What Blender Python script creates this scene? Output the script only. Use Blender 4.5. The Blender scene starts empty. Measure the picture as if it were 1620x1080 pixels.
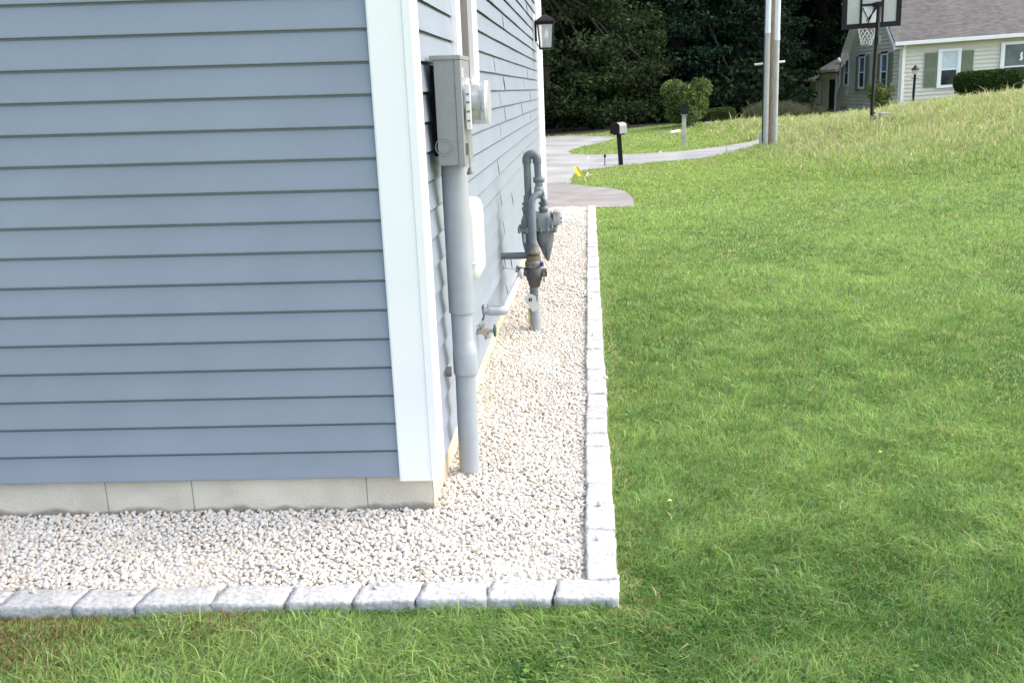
import bpy, bmesh, math, random
import numpy as np
from mathutils import Vector, Matrix
rnd = random.Random(7)
rng = np.random.default_rng(11)
SC = bpy.context.scene
COL = SC.collection
rad = math.radians

# ------------------------------------------------------------------ camera
F = 1585.0; PX = 900.0; PY = 540.0; HC = 1.6
def _cam():
    d = np.array([930-PX, -(140-PY), -F]); Yd = d/np.linalg.norm(d)
    q = np.array([1930-PX, -(140-28-PY), -F])
    n = np.cross(q, Yd); n /= np.linalg.norm(n)
    if n[1] < 0: n = -n
    R = np.array([np.cross(Yd, n), Yd, n])
    r = R @ np.array([687-PX, -(805-PY), -F])
    C = -(-HC/r[2])*r; C[2] = HC
    return R, C
R3, C3 = _cam()
def ray(px, py): return R3 @ np.array([px-PX, -(py-PY), -F])
def onz(px, py, z=0.0): r = ray(px, py); return Vector(C3 + r*(z-C3[2])/r[2])
def onx(px, py, x=0.0): r = ray(px, py); return Vector(C3 + r*(x-C3[0])/r[0])
def ony(px, py, y=0.0): r = ray(px, py); return Vector(C3 + r*(y-C3[1])/r[1])
def at(px, py, D): return Vector(C3 + ray(px, py)*D/F)

cam_d = bpy.data.cameras.new('camera'); cam = bpy.data.objects.new('camera', cam_d); COL.objects.link(cam)
M = Matrix(R3.tolist()).to_4x4(); M.translation = Vector(C3); cam.matrix_world = M
cam_d.sensor_width = 36; cam_d.lens = F/1620*36; cam_d.shift_x = (810-PX)/1620
cam_d.clip_start = 0.05; cam_d.clip_end = 500
cam_d.dof.use_dof = True; cam_d.dof.focus_distance = 5.5; cam_d.dof.aperture_fstop = 10
SC.camera = cam

# ------------------------------------------------------------------ light
SUN_EL, SUN_AZ = rad(45), rad(76)     # azimuth from +Y towards +X
w = bpy.data.worlds.new('World'); SC.world = w; w.use_nodes = True
nt = w.node_tree; bg = nt.nodes['Background']
sky = nt.nodes.new('ShaderNodeTexSky'); sky.sky_type = 'NISHITA'; sky.sun_disc = False
sky.sun_elevation = SUN_EL; sky.sun_rotation = SUN_AZ; sky.dust_density = 3.0; sky.air_density = 1.0
nt.links.new(sky.outputs[0], bg.inputs[0]); bg.inputs[1].default_value = 0.15
sd = bpy.data.lights.new('sun', 'SUN'); sd.energy = 1.5; sd.angle = rad(135); sd.color = (1, .92, .80)
so = bpy.data.objects.new('sun', sd); COL.objects.link(so)
sv = Vector((math.sin(SUN_AZ)*math.cos(SUN_EL), math.cos(SUN_AZ)*math.cos(SUN_EL), math.sin(SUN_EL)))
so.rotation_euler = sv.to_track_quat('Z', 'Y').to_euler(); so.location = (20, 0, 30)
SC.render.engine = 'CYCLES'
SC.view_settings.view_transform = 'Standard'; SC.view_settings.look = 'None'
SC.view_settings.exposure = 1.5; SC.view_settings.gamma = 1

# ------------------------------------------------------------------ helpers
class MB:
    def __init__(s): s.v = []; s.f = []; s.m = []; s.s = []
    def add(s, vs, fs, mi=0, smooth=False):
        b = len(s.v); s.v += [tuple(x) for x in vs]
        for f in fs:
            s.f.append(tuple(b+i for i in f)); s.m.append(mi); s.s.append(smooth)
    def quad(s, a, b, c, d, mi=0): s.add([a, b, c, d], [(0, 1, 2, 3)], mi)
    def box(s, x0, x1, y0, y1, z0, z1, mi=0, M=None):
        v = [Vector(p) for p in ((x0,y0,z0),(x1,y0,z0),(x1,y1,z0),(x0,y1,z0),(x0,y0,z1),(x1,y0,z1),(x1,y1,z1),(x0,y1,z1))]
        if M: v = [M @ p for p in v]
        s.add(v, [(0,3,2,1),(4,5,6,7),(0,1,5,4),(1,2,6,5),(2,3,7,6),(3,0,4,7)], mi)
    def ring_loft(s, rings, mi=0, smooth=True, cap=True):
        n = len(rings[0]); vs = [p for r in rings for p in r]; fs = []
        for k in range(len(rings)-1):
            for i in range(n):
                j = (i+1) % n; fs.append((k*n+i, k*n+j, (k+1)*n+j, (k+1)*n+i))
        s.add(vs, fs, mi, smooth)
        if cap:
            s.add(rings[0], [tuple(range(n))[::-1]], mi); s.add(rings[-1], [tuple(range(n))], mi)
    def tube(s, pts, r, n=16, mi=0, smooth=True, cap=True):
        pts = [Vector(p) for p in pts]
        rs = r if isinstance(r, (list, tuple)) else [r]*len(pts)
        rings = []; up = None
        for i, p in enumerate(pts):
            if i == 0: d = pts[1]-p
            elif i == len(pts)-1: d = p-pts[i-1]
            else: d = (pts[i+1]-p).normalized()+(p-pts[i-1]).normalized()
            d = d.normalized() if d.length > 1e-9 else Vector((0, 0, 1))
            if up is None:
                up = Vector((0, 0, 1)) if abs(d.z) < .9 else Vector((1, 0, 0))
            a = d.cross(up)
            if a.length < 1e-5: a = d.cross(Vector((0, 1, 0)))
            a.normalize(); b = a.cross(d).normalized(); up = b
            rings.append([p+(a*math.cos(t)+b*math.sin(t))*rs[i] for t in (2*math.pi*k/n for k in range(n))])
        s.ring_loft(rings, mi, smooth, cap)
    def build(s, name, mats, parent=None, bevel=0):
        me = bpy.data.meshes.new(name); me.from_pydata(s.v, [], s.f); 
        mats = mats if isinstance(mats, (list, tuple)) else [mats]
        for m in mats: me.materials.append(m)
        me.polygons.foreach_set('material_index', s.m); me.polygons.foreach_set('use_smooth', s.s)
        me.update()
        o = bpy.data.objects.new(name, me); COL.objects.link(o)
        if parent: o.parent = parent
        if bevel:
            b = o.modifiers.new('b', 'BEVEL'); b.width = bevel; b.segments = 2; b.limit_method = 'ANGLE'; b.angle_limit = rad(40)
        return o
def arc(c, u, v, r, a0, a1, n=8):
    return [Vector(c)+Vector(u)*r*math.cos(a0+(a1-a0)*i/n)+Vector(v)*r*math.sin(a0+(a1-a0)*i/n) for i in range(n+1)]
def tag(o, label=None, cat=None, group=None, kind=None):
    if label: o['label'] = label
    if cat: o['category'] = cat
    if group: o['group'] = group
    if kind: o['kind'] = kind
    return o
def empty(name, loc=(0, 0, 0), label=None, cat=None, group=None):
    o = bpy.data.objects.new(name, None); COL.objects.link(o); o.location = loc; o.empty_display_size = .1
    return tag(o, label, cat, group)
class Local:
    """parent empty at loc; parts are built in world coordinates and shifted"""
    def __init__(s, name, loc, label, cat, group=None):
        s.o = empty(name, loc, label, cat, group); s.loc = Vector(loc)
    def part(s, mb, name, mats, parent=None, bevel=0):
        mb.v = [tuple(Vector(p)-s.loc) for p in mb.v]
        return mb.build(name, mats, parent or s.o, bevel)

def np_mesh(name, V, Fc, mat, col=None, smooth=False, nper=3):
    """V (n,3) float, Fc (m,nper) int"""
    me = bpy.data.meshes.new(name)
    me.vertices.add(len(V)); me.vertices.foreach_set('co', np.ascontiguousarray(V, dtype=np.float32).ravel())
    m = len(Fc); me.loops.add(m*nper); me.polygons.add(m)
    me.loops.foreach_set('vertex_index', np.ascontiguousarray(Fc, dtype=np.int32).ravel())
    me.polygons.foreach_set('loop_start', np.arange(0, m*nper, nper, dtype=np.int32))
    if smooth: me.polygons.foreach_set('use_smooth', np.ones(m, dtype=bool))
    me.update(calc_edges=True)
    if col is not None:
        a = me.color_attributes.new('Col', 'FLOAT_COLOR', 'POINT')
        c = np.ones((len(V), 4), np.float32); c[:, :3] = col; a.data.foreach_set('color', c.ravel())
    me.materials.append(mat)
    return me
def link(name, me, parent=None):
    o = bpy.data.objects.new(name, me); COL.objects.link(o)
    if parent: o.parent = parent
    return o

# ------------------------------------------------------------------ materials
def mat(name, col, rough=.6, metal=0, var=.08, scale=8, bump=0, bscale=60, spec=.5, col2=None, detail=4, stretch=None, lo=.35, hi=.65):
    m = bpy.data.materials.new(name); m.use_nodes = True; n = m.node_tree; L = n.links
    b = n.nodes['Principled BSDF']; b.inputs['Roughness'].default_value = rough; b.inputs['Metallic'].default_value = metal
    b.inputs['Specular IOR Level'].default_value = spec
    tc = n.nodes.new('ShaderNodeTexCoord'); src = tc.outputs['Object']
    if stretch:
        mp = n.nodes.new('ShaderNodeMapping'); mp.inputs['Scale'].default_value = stretch; L.new(src, mp.inputs[0]); src = mp.outputs[0]
    nz = n.nodes.new('ShaderNodeTexNoise'); nz.inputs['Scale'].default_value = scale; nz.inputs['Detail'].default_value = detail
    L.new(src, nz.inputs['Vector'])
    cr = n.nodes.new('ShaderNodeValToRGB'); L.new(nz.outputs[0], cr.inputs[0])
    cr.color_ramp.elements[0].position = lo; cr.color_ramp.elements[1].position = hi
    c = Vector(col); c2 = Vector(col2) if col2 else c*(1+var)
    if not col2: c = c*(1-var)
    cr.color_ramp.elements[0].color = (*c, 1); cr.color_ramp.elements[1].color = (*[min(1, x) for x in c2], 1)
    L.new(cr.outputs[0], b.inputs['Base Color'])
    if bump:
        nb = n.nodes.new('ShaderNodeTexNoise'); nb.inputs['Scale'].default_value = bscale; nb.inputs['Detail'].default_value = 5
        L.new(src, nb.inputs['Vector'])
        bp = n.nodes.new('ShaderNodeBump'); bp.inputs['Strength'].default_value = bump; bp.inputs['Distance'].default_value = .01
        L.new(nb.outputs[0], bp.inputs['Height']); L.new(bp.outputs[0], b.inputs['Normal'])
    return m
def add_stain(m, zlo, zhi, col):
    n = m.node_tree; L = n.links; b = n.nodes['Principled BSDF']; src = b.inputs['Base Color'].links[0].from_socket
    tc = n.nodes.new('ShaderNodeTexCoord'); sp = n.nodes.new('ShaderNodeSeparateXYZ'); L.new(tc.outputs['Object'], sp.inputs[0])
    nz = n.nodes.new('ShaderNodeTexNoise'); nz.inputs['Scale'].default_value = 7; nz.inputs['Detail'].default_value = 6; L.new(tc.outputs['Object'], nz.inputs['Vector'])
    a = n.nodes.new('ShaderNodeMath'); a.operation = 'MULTIPLY_ADD'; L.new(nz.outputs[0], a.inputs[0]); a.inputs[1].default_value = .09; L.new(sp.outputs[2], a.inputs[2])
    r = n.nodes.new('ShaderNodeMapRange'); r.inputs['From Min'].default_value = zlo+.045; r.inputs['From Max'].default_value = zhi+.045; r.inputs['To Min'].default_value = .75; r.inputs['To Max'].default_value = 0; L.new(a.outputs[0], r.inputs[0])
    mx = n.nodes.new('ShaderNodeMix'); mx.data_type = 'RGBA'; L.new(r.outputs[0], mx.inputs['Factor']); L.new(src, mx.inputs['A']); mx.inputs['B'].default_value = (*col, 1); L.new(mx.outputs['Result'], b.inputs['Base Color'])
def vcol_mat(name, rough=.6, transl=0, spec=.3, bump=0):
    m = bpy.data.materials.new(name); m.use_nodes = True; n = m.node_tree; L = n.links
    b = n.nodes['Principled BSDF']; b.inputs['Roughness'].default_value = rough; b.inputs['Specular IOR Level'].default_value = spec
    a = n.nodes.new('ShaderNodeAttribute'); a.attribute_name = 'Col'
    L.new(a.outputs['Color'], b.inputs['Base Color'])
    if transl:
        t = n.nodes.new('ShaderNodeBsdfTranslucent'); mx = n.nodes.new('ShaderNodeMixShader'); mx.inputs[0].default_value = transl
        L.new(a.outputs['Color'], t.inputs[0]); L.new(b.outputs[0], mx.inputs[1]); L.new(t.outputs[0], mx.inputs[2])
        L.new(mx.outputs[0], n.nodes['Material Output'].inputs[0])
    if bump:
        tc = n.nodes.new('ShaderNodeTexCoord')
        nb = n.nodes.new('ShaderNodeTexNoise'); nb.inputs['Scale'].default_value = 150
        L.new(tc.outputs['Object'], nb.inputs['Vector'])
        bp = n.nodes.new('ShaderNodeBump'); bp.inputs['Strength'].default_value = bump; bp.inputs['Distance'].default_value = .005
        L.new(nb.outputs[0], bp.inputs['Height']); L.new(bp.outputs[0], b.inputs['Normal'])
    return m
def glass_mat(name, col=(.9, .95, 1), rough=.03, alpha=.25):
    m = bpy.data.materials.new(name); m.use_nodes = True; b = m.node_tree.nodes['Principled BSDF']
    b.inputs['Base Color'].default_value = (*col, 1); b.inputs['Roughness'].default_value = rough
    b.inputs['Alpha'].default_value = alpha; b.inputs['Specular IOR Level'].default_value = 1.0
    return m
m_siding = mat('siding_vinyl', (.236, .275, .334), .42, var=.04, scale=2.5, bump=.08, bscale=220, spec=.5)
m_trim = mat('white_trim', (.84, .84, .84), .4, var=.02, scale=3)
m_seam = mat('seam_gap', (.05, .055, .06), .9)
m_conc = mat('foundation_concrete', (.52, .475, .39), .85, col2=(.66, .61, .51), scale=4, bump=.35, bscale=90, detail=8)
add_stain(m_conc, .012, .030, (.17, .16, .12))
m_tan = mat('tan_concrete', (.55, .49, .34), .85, var=.12, scale=7, bump=.3, bscale=80)
m_box = mat('grey_enamel', (.225, .235, .24), .45, var=.05, scale=60, bump=.05, bscale=300)
m_pvc = mat('grey_pvc', (.31, .34, .375), .4, var=.05, scale=9, bump=.04, bscale=200)
m_pvc2 = mat('pale_grey_pvc', (.34, .37, .41), .42, var=.07, scale=14)
m_gas = mat('grey_green_paint', (.155, .18, .19), .42, var=.12, scale=25, bump=.12, bscale=150)
m_pipe = mat('grey_pipe_paint', (.12, .145, .165), .38, var=.15, scale=30, bump=.1, bscale=120)
m_rust = mat('weathered_brass', (.10, .09, .075), .5, metal=.3, var=.3, scale=40, col2=(.21, .20, .175))
m_chrome = mat('bare_metal', (.55, .54, .52), .3, metal=.9, var=.1, scale=40)
m_wplast = mat('white_plastic', (.62, .625, .63), .4, var=.02)
m_black = mat('black_paint', (.009, .009, .010), .6, var=.2, spec=.25)
m_green = mat('green_paint', (.01, .075, .045), .4)
m_blue = mat('blue_plastic', (.01, .03, .25), .4)
m_yel = mat('yellow_plastic', (.80, .60, .02), .6)
m_yelw = mat('pale_yellow_plastic', (.8, .68, .35), .6)
m_wht = mat('white_flag_plastic', (.8, .8, .78), .6)
m_wood = mat('weathered_wood', (.22, .17, .11), .85, var=.3, scale=6, stretch=(8, 8, .8), bump=.5, bscale=20)
m_wwood = mat('whitish_wood', (.45, .43, .39), .85, var=.15, scale=6)
m_beige = mat('beige_siding', (.66, .625, .53), .6, var=.05, scale=1.5)
m_shut = mat('sage_shutter', (.17, .20, .13), .6, var=.08)
m_roof = mat('asphalt_shingle', (.085, .077, .070), .95, scale=3.5, bump=.5, bscale=25, col2=(.15, .14, .13), stretch=(1, 1, 6), detail=8)
m_dglass = mat('dark_glass', (.03, .035, .04), .08, var=.3, scale=2, spec=.8)
m_bglass = mat('reflection_blue_glass', (.10, .16, .24), .08, var=.4, scale=1.5, spec=.8)  # blue reflection painted into the pane's base colour
m_shade = mat('white_window_shade', (.55, .62, .66), .7)
m_screen = mat('grey_screen', (.13, .15, .15), .6, var=.2, scale=3)
m_dark = mat('interior_shade', (.006, .005, .005), .9)
m_glass = glass_mat('clear_glass', (.75, .78, .8), .05, .45)
m_mglass = glass_mat('meter_glass', (.40, .43, .46), .04, .45)
m_asph = mat('asphalt', (.31, .31, .295), .9, var=.2, scale=.9, bump=.5, bscale=140, detail=9)
m_asph2 = mat('driveway_asphalt', (.24, .225, .215), .9, var=.16, scale=2.2, bump=.5, bscale=140, detail=9)
m_soil = mat('lawn_soil', (.17, .22, .06), .95, scale=3, col2=(.26, .28, .10), bump=.6, bscale=50, detail=8)
m_floor = mat('forest_floor_litter', (.012, .013, .007), .95, scale=1.5, col2=(.03, .028, .015), bump=.6, bscale=20)
m_under = mat('gravel_dust', (.52, .49, .43), .95, var=.2, scale=60, bump=.5, bscale=200)
m_granite = mat('granite', (.33, .332, .33), .85, scale=60, col2=(.48, .48, .475), bump=.8, bscale=45, detail=10, lo=.3, hi=.6)
m_stone = mat('field_stone', (.22, .215, .19), .85, scale=5, col2=(.38, .37, .34), bump=.6, bscale=20)
m_cinder = mat('concrete_block', (.42, .40, .33), .9, var=.1, scale=12, bump=.4)
m_gravel = vcol_mat('crushed_stone', .75, 0, .3, bump=.25)
m_blade = vcol_mat('grass_blade', .65, .35, .15)
m_leaf = vcol_mat('leaf', .8, .2, .12)
m_bark = mat('bark', (.018, .016, .013), .95, scale=6, col2=(.04, .035, .028), bump=.8, bscale=15, stretch=(3, 3, .6))

# ------------------------------------------------------------------ terrain
CP = np.array([(-1,-3,0),(.7,-3,0),(3,-3,0),(-3,-1,0),(-8,-6,0),(.7,0,0),(.7,5,0),(.7,10,0),(2,2,0),(2.6,6,.0),(2,10,.0),(1.3,13,0),
 (0,16,0),(1,20,0),(-2,25,-.02),(-4,12,0),(-3,18,0),(-9,20,0),(1.3,17.6,0),(3.1,19.7,.03),(5,22.3,.1),(4.3,24,.09),(3.1,22.8,.08),
 (1,27,0),(3.8,30,.26),(5.5,30,.34),(8,31,.34),(8,27,.4),(4.8,20.5,.14),(7.4,21,.66),(10.7,25.3,.93),(12,23.3,1.05),(9.5,21,.86),
 (12.5,35.5,.48),(13,30,.78),(16,34,.78),(16,25,1.15),(12.4,43,.2),(12.7,50,.2),(12,56,.2),(8,45,.25),(3,40,.15),(-5,35,0),
 (4,5,.05),(5,10,.17),(7,14,.42),(10,16,.78),(5.5,-1,.04),(6,5,.17),(9,9,.5),(14,14,1.1),(20,30,1.2),(20,45,.9),(12,2,.5),(12,-5,.4),(-12,0,0),(-12,35,0),(3,16,.02),(5,17,.13)], float)
def _tps(r2): return .5*r2*np.log(r2+1e-9)
def _fit():
    P = CP[:, :2]; n = len(P)
    K = _tps(((P[:, None]-P[None])**2).sum(-1))+np.eye(n)*1.5
    Q = np.c_[np.ones(n), P]; A = np.block([[K, Q], [Q.T, np.zeros((3, 3))]])
    return np.linalg.solve(A, np.r_[CP[:, 2], 0, 0, 0])
WT = _fit()
def hz(x, y):
    x = np.atleast_1d(np.asarray(x, float)); y = np.atleast_1d(np.asarray(y, float)); shp = x.shape
    x = x.ravel(); y = y.ravel(); out = np.empty(len(x)); P = CP[:, :2]
    for i in range(0, len(x), 20000):
        X = np.c_[x[i:i+20000], y[i:i+20000]]
        out[i:i+20000] = _tps(((X[:, None]-P[None])**2).sum(-1)) @ WT[:-3]+WT[-3]+X @ WT[-2:]
    out = np.clip(out, -.15, 1.5)
    d = np.maximum(np.maximum(-10-x, x-19), np.maximum(-8-y, y-52)); t = np.clip(d/12, 0, 1)
    out = out*(1-t)+.25*t
    # flat pad around the house and the gravel
    f = np.clip((1.6-x)/1.0, 0, 1)*np.clip((14-y)/3, 0, 1)
    return (out*(1-f)-(.014+.006*np.clip((.2-y)/.8, 0, 1)*np.clip((.9-x)/.3, 0, 1))*np.clip((2.2-x)/1.2, 0, 1)*np.clip((11.5-y)/1, 0, 1)).reshape(shp)
def h1(x, y): return float(hz(x, y)[0])

def steps(*seg):
    out = []
    for a, b, s in seg: out += list(np.arange(a, b-1e-6, s))
    return np.array(out+[seg[-1][1]])
gx = steps((-150,-20,10),(-20,-4,1),(-4,20,.25),(20,50,2),(50,150,10)); gy = steps((-60,-10,5),(-10,-2,.5),(-2,56,.3),(56,80,2),(80,200,10))
GX, GY = np.meshgrid(gx, gy, indexing='ij')
GZ = hz(GX, GY)
inside = (GX < .64) & (GX > -15) & (GY > -.7) & (GY < 10.2)
GZ[inside] = -.06
V = np.c_[GX.ravel(), GY.ravel(), GZ.ravel()]; nx, ny = len(gx), len(gy)
I = np.arange(nx*ny).reshape(nx, ny)
Q = np.stack([I[:-1, :-1], I[1:, :-1], I[1:, 1:], I[:-1, 1:]], -1).reshape(-1, 4)
tag(link('ground', np_mesh('ground', V, Q, m_soil, smooth=True, nper=4)), kind='structure')

def sheet(name, poly, m, dz, cuts=5, maxlen=.8):
    bm = bmesh.new(); vs = [bm.verts.new((p[0], p[1], 0)) for p in poly]; bm.faces.new(vs).normal_update()
    bmesh.ops.triangulate(bm, faces=bm.faces, ngon_method='EAR_CLIP')
    for _ in range(cuts):
        es = [e for e in bm.edges if e.calc_length() > maxlen]
        if not es: break
        bmesh.ops.subdivide_edges(bm, edges=es, cuts=1); bmesh.ops.triangulate(bm, faces=[f for f in bm.faces if len(f.verts) > 3])
    z = hz([v.co.x for v in bm.verts], [v.co.y for v in bm.verts])
    for v, q in zip(bm.verts, z): v.co.z = q+dz
    for f in bm.faces:
        f.normal_update()
        if f.normal.z < 0: f.normal_flip()
        f.smooth = True
    me = bpy.data.meshes.new(name); bm.to_mesh(me); bm.free(); me.materials.append(m)
    return tag(link(name, me), kind='structure')
P2 = lambda px, py, z=0: tuple(onz(px, py, z))[:2]
drive = [(-9, 10.33), (-.3, 10.33), P2(1002, 327), P2(1004, 321), P2(999, 311), P2(988, 303), P2(962, 297.5), P2(932, 295), P2(905, 292), P2(890, 288), (-.4, 13.9), (-9, 13.9)]
road = [(-40, 13.9), (-.4, 13.91), P2(890, 288), P2(905, 291), P2(902, 285), P2(908, 277), P2(921, 270), P2(945, 267), P2(983, 263), P2(1030, 257.5), P2(1100, 250, .05), P2(1150, 243, .08), P2(1196, 236, .1),
        (5.9, 24.2), (5.9, 25.4), P2(1196, 225, .1), P2(1150, 230, .09), P2(1082, 237.5, .07), P2(1000, 243.5, .03), P2(930, 245.5), P2(905, 244.5), P2(899, 240), P2(918, 232.5), P2(958, 225.2),
        P2(978, 221.5, 0), (.2, 30.5), (-4, 31), (-40, 31)]
sheet('driveway', drive, m_asph2, .012)
sheet('road', road, m_asph, .008)
def inpoly(x, y, poly):
    c = np.zeros(len(x), bool); n = len(poly)
    for i in range(n):
        x0, y0 = poly[i]; x1, y1 = poly[(i+1) % n]
        cond = ((y0 > y) != (y1 > y)); xi = (x1-x0)*(y-y0)/((y1-y0) if y1 != y0 else 1e-9)+x0
        c ^= cond & (x < xi)
    return c
forest_poly = [(-60, 31.3), (-4, 31.3), (1.0, 31), (3.0, 33.3), (8, 37), (9.5, 45), (10.5, 58), (30, 62), (70, 60), (70, 110), (-60, 110)]
sheet('forest_floor', forest_poly, m_floor, .012, cuts=6, maxlen=3)

# ------------------------------------------------------------------ gravel
def ico(sub):
    bm = bmesh.new(); bmesh.ops.create_icosphere(bm, subdivisions=sub, radius=1)
    V = np.array([v.co[:] for v in bm.verts]); Fc = np.array([[v.index for v in f.verts] for f in bm.faces]); bm.free(); return V, Fc
def rotmats(a, b, c):
    ca, sa, cb, sb, cc, sc_ = np.cos(a), np.sin(a), np.cos(b), np.sin(b), np.cos(c), np.sin(c); o = np.zeros_like(a); l = np.ones_like(a)
    Rz = np.stack([np.stack([ca, -sa, o], -1), np.stack([sa, ca, o], -1), np.stack([o, o, l], -1)], -2)
    Ry = np.stack([np.stack([cb, o, sb], -1), np.stack([o, l, o], -1), np.stack([-sb, o, cb], -1)], -2)
    Rx = np.stack([np.stack([l, o, o], -1), np.stack([o, cc, -sc_], -1), np.stack([o, sc_, cc], -1)], -2)
    return Rz @ Ry @ Rx
def stones(P, size, sub, tilt=.6):
    V0, F0 = ico(sub); n = len(P); nv = len(V0)
    var = []
    for k in range(30):
        # cut a sphere by random planes: angular crushed stone
        v = V0.copy()
        for _ in range(9):
            d = rng.normal(size=3); d /= np.linalg.norm(d); c = rng.uniform(.55, .85)
            t = v @ d; v = v-np.outer(np.maximum(t-c, 0), d)*.92
        var.append(v)
    var = np.array(var); idx = rng.integers(0, 30, n)
    s = size*rng.lognormal(0, .2, n)
    ax = np.stack([s*rng.uniform(.95, 1.35, n), s*rng.uniform(.7, 1, n), s*rng.uniform(.5, .8, n)], -1)
    Rm = rotmats(rng.uniform(0, 6.28, n), rng.normal(0, tilt, n), rng.normal(0, tilt, n))
    V = np.einsum('nij,nvj->nvi', Rm, var[idx]*ax[:, None, :])+P[:, None, :]
    Fc = (F0[None]+np.arange(n)[:, None, None]*nv).reshape(-1, 3)
    base = np.array([.585, .557, .505])[None]*rng.uniform(.90, 1.10, (n, 1))
    k = rng.random(n)
    base[k < .16] *= np.array([1.02, .95, .85]); base[(k > .16) & (k < .21)] *= np.array([1.03, .91, .84]); base[(k > .21) & (k < .30)] *= np.array([.90, .93, .97]); base[k > .993] *= .6
    col = np.repeat(np.clip(base, 0, .88), nv, 0)
    return V.reshape(-1, 3), Fc, col
def scatter(x0, x1, y0, y1, sp, zj):
    xs = np.arange(x0, x1, sp); ys = np.arange(y0, y1, sp); X, Y = np.meshgrid(xs, ys)
    X = X.ravel()+rng.uniform(-.6, .6, X.size)*sp; Y = Y.ravel()+rng.uniform(-.6, .6, Y.size)*sp
    Z = rng.uniform(-zj, zj, X.size)
    return np.c_[X, Y, Z]
def gz(x, y):   # gentle mounds of the gravel surface
    return -.004+.007*np.sin(x*5+y*1.3)*np.sin(y*3.1+.5)+.005*np.sin(x*11+1)*np.sin(y*9)
Ps = []
a = scatter(-2.6, .60, -.65, .03, .0128, .006); b = scatter(.0, .60, .03, 3.4, .0135, .006)
c = scatter(.0, .60, 3.4, 10.3, .018, .008)
def gkeep(P):
    P = P[~((P[:, 0] < .0) & (P[:, 1] > -.004))]; P = P[(P[:, 0] < .600)]
    P[:, 2] += gz(P[:, 0], P[:, 1])+.010*np.exp(-np.maximum(0, -P[:, 1])/.06)*(P[:, 0] < .0)
    return P
extra = np.array([(rng.uniform(-1.4, .6), rng.uniform(-.70, -.64), .026) for _ in range(7)]+[(rng.uniform(.60, .70), rng.uniform(-.6, 5), .028) for _ in range(6)])
V1, F1, C1 = stones(np.r_[gkeep(np.r_[a, b]), extra], .0101, 2)
V2, F2, C2 = stones(gkeep(c), .0128, 1)
# stray stones
tag(link('gravel', np_mesh('gravel', np.r_[V1, V2], np.r_[F1, F2+len(V1)], m_gravel, np.r_[C1, C2], smooth=False)), 'crushed white and cream stone filling the strip between the foundation and the cobblestones', 'gravel', kind='stuff')
mb = MB(); mb.quad((-15, -.66, -.010), (.62, -.66, -.010), (.62, .0, -.010), (-15, .0, -.010)); mb.quad((.0, .0, -.0101), (.62, .0, -.0101), (.62, 10.33, -.0101), (.0, 10.33, -.0101))
tag(mb.build('gravel_bed', m_under), kind='structure')
strag = Local('pebble', tuple(onz(958, 597, .0)), 'single white pebble lying in the grass just outside the cobblestone edging', 'pebble')
mb = MB(); V0, F0 = ico(2); p = onz(958, 597, .02); mb.add([p+Vector((v[0]*.013, v[1]*.011, v[2]*.011)) for v in V0], [tuple(f) for f in F0], 0, True)
o = strag.part(mb, 'stone', m_wplast)

# ------------------------------------------------------------------ cobblestones
ORD = ['', 'first', 'second', 'third', 'fourth', 'fifth', 'sixth', 'seventh', 'eighth', 'ninth', 'tenth', 'eleventh', 'twelfth', 'thirteenth', 'fourteenth', 'fifteenth', 'sixteenth', 'seventeenth', 'eighteenth', 'nineteenth', 'twentieth']
TEN = {20: 'twenty', 30: 'thirty', 40: 'forty', 50: 'fifty', 60: 'sixty'}
def ordw(n):
    if n <= 20: return ORD[n]
    t, u = n//10*10, n % 10
    return (TEN[t]+'-'+ORD[u]) if u else TEN[t][:-1]+'ieth'
def noise3(p, s, seed=0): 
    from mathutils import noise
    return noise.noise(Vector(p)*s+Vector((seed*7.3, seed*3.1, seed*1.7)))
def cobble(cx, cy, lx, ly, top, label, group, seed, rot=0, depth=.12, jit=.010, wobble=1):
    bm = bmesh.new(); bmesh.ops.create_cube(bm, size=1)
    bmesh.ops.subdivide_edges(bm, edges=bm.edges, cuts=9, use_grid_fill=True)
    r2 = random.Random(seed); sk = [r2.uniform(-jit, jit) for _ in range(4)]
    for v in bm.verts:
        p = v.co.copy(); q = p*2
        # round edges
        e = Vector((max(0, abs(q.x)-.86), max(0, abs(q.y)-.80), max(0, abs(q.z)-.85)))
        rr = (1 if q.x > 0 else -1, 1 if q.y > 0 else -1, 1 if q.z > 0 else -1)
        k = min(.04, e.x*e.y*5+e.y*e.z*5+e.x*e.z*5)
        p = Vector((p.x*lx*(1-k*.25), p.y*ly*(1-k*.35), p.z*depth*(1-k*.4)))
        if p.y > 0: p.y += sk[0]*(p.x/lx)*2*wobble
        else: p.y += sk[1]*(p.x/lx)*2*wobble
        if p.x > 0: p.x += sk[2]*(p.y/ly)*2
        else: p.x += sk[3]*(p.y/ly)*2
        nn = noise3(p, 14, seed)*.0045+noise3(p, 55, seed)*.0025
        d = Vector((q.x if abs(q.x) > .98 else 0, q.y if abs(q.y) > .98 else 0, q.z if abs(q.z) > .98 else 0))
        v.co = p+d*nn
        if q.z > .98: v.co.z += noise3(p, 9, seed+5)*.006
    for f in bm.faces: f.smooth = True
    me = bpy.data.meshes.new('cobblestone'); bm.to_mesh(me); bm.free(); me.materials.append(m_granite)
    o = link('cobblestone', me); o.location = (cx, cy, top-depth/2); o.rotation_euler.z = rot
    o.rotation_euler.x = r2.uniform(-.02, .02); o.rotation_euler.y = r2.uniform(-.02, .02)
    return tag(o, label, 'cobblestone', group)
xb = [.715, .501, .282, .058, -.150, -.371, -.614, -.852, -1.063, -1.312, -1.54, -1.76]
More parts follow.
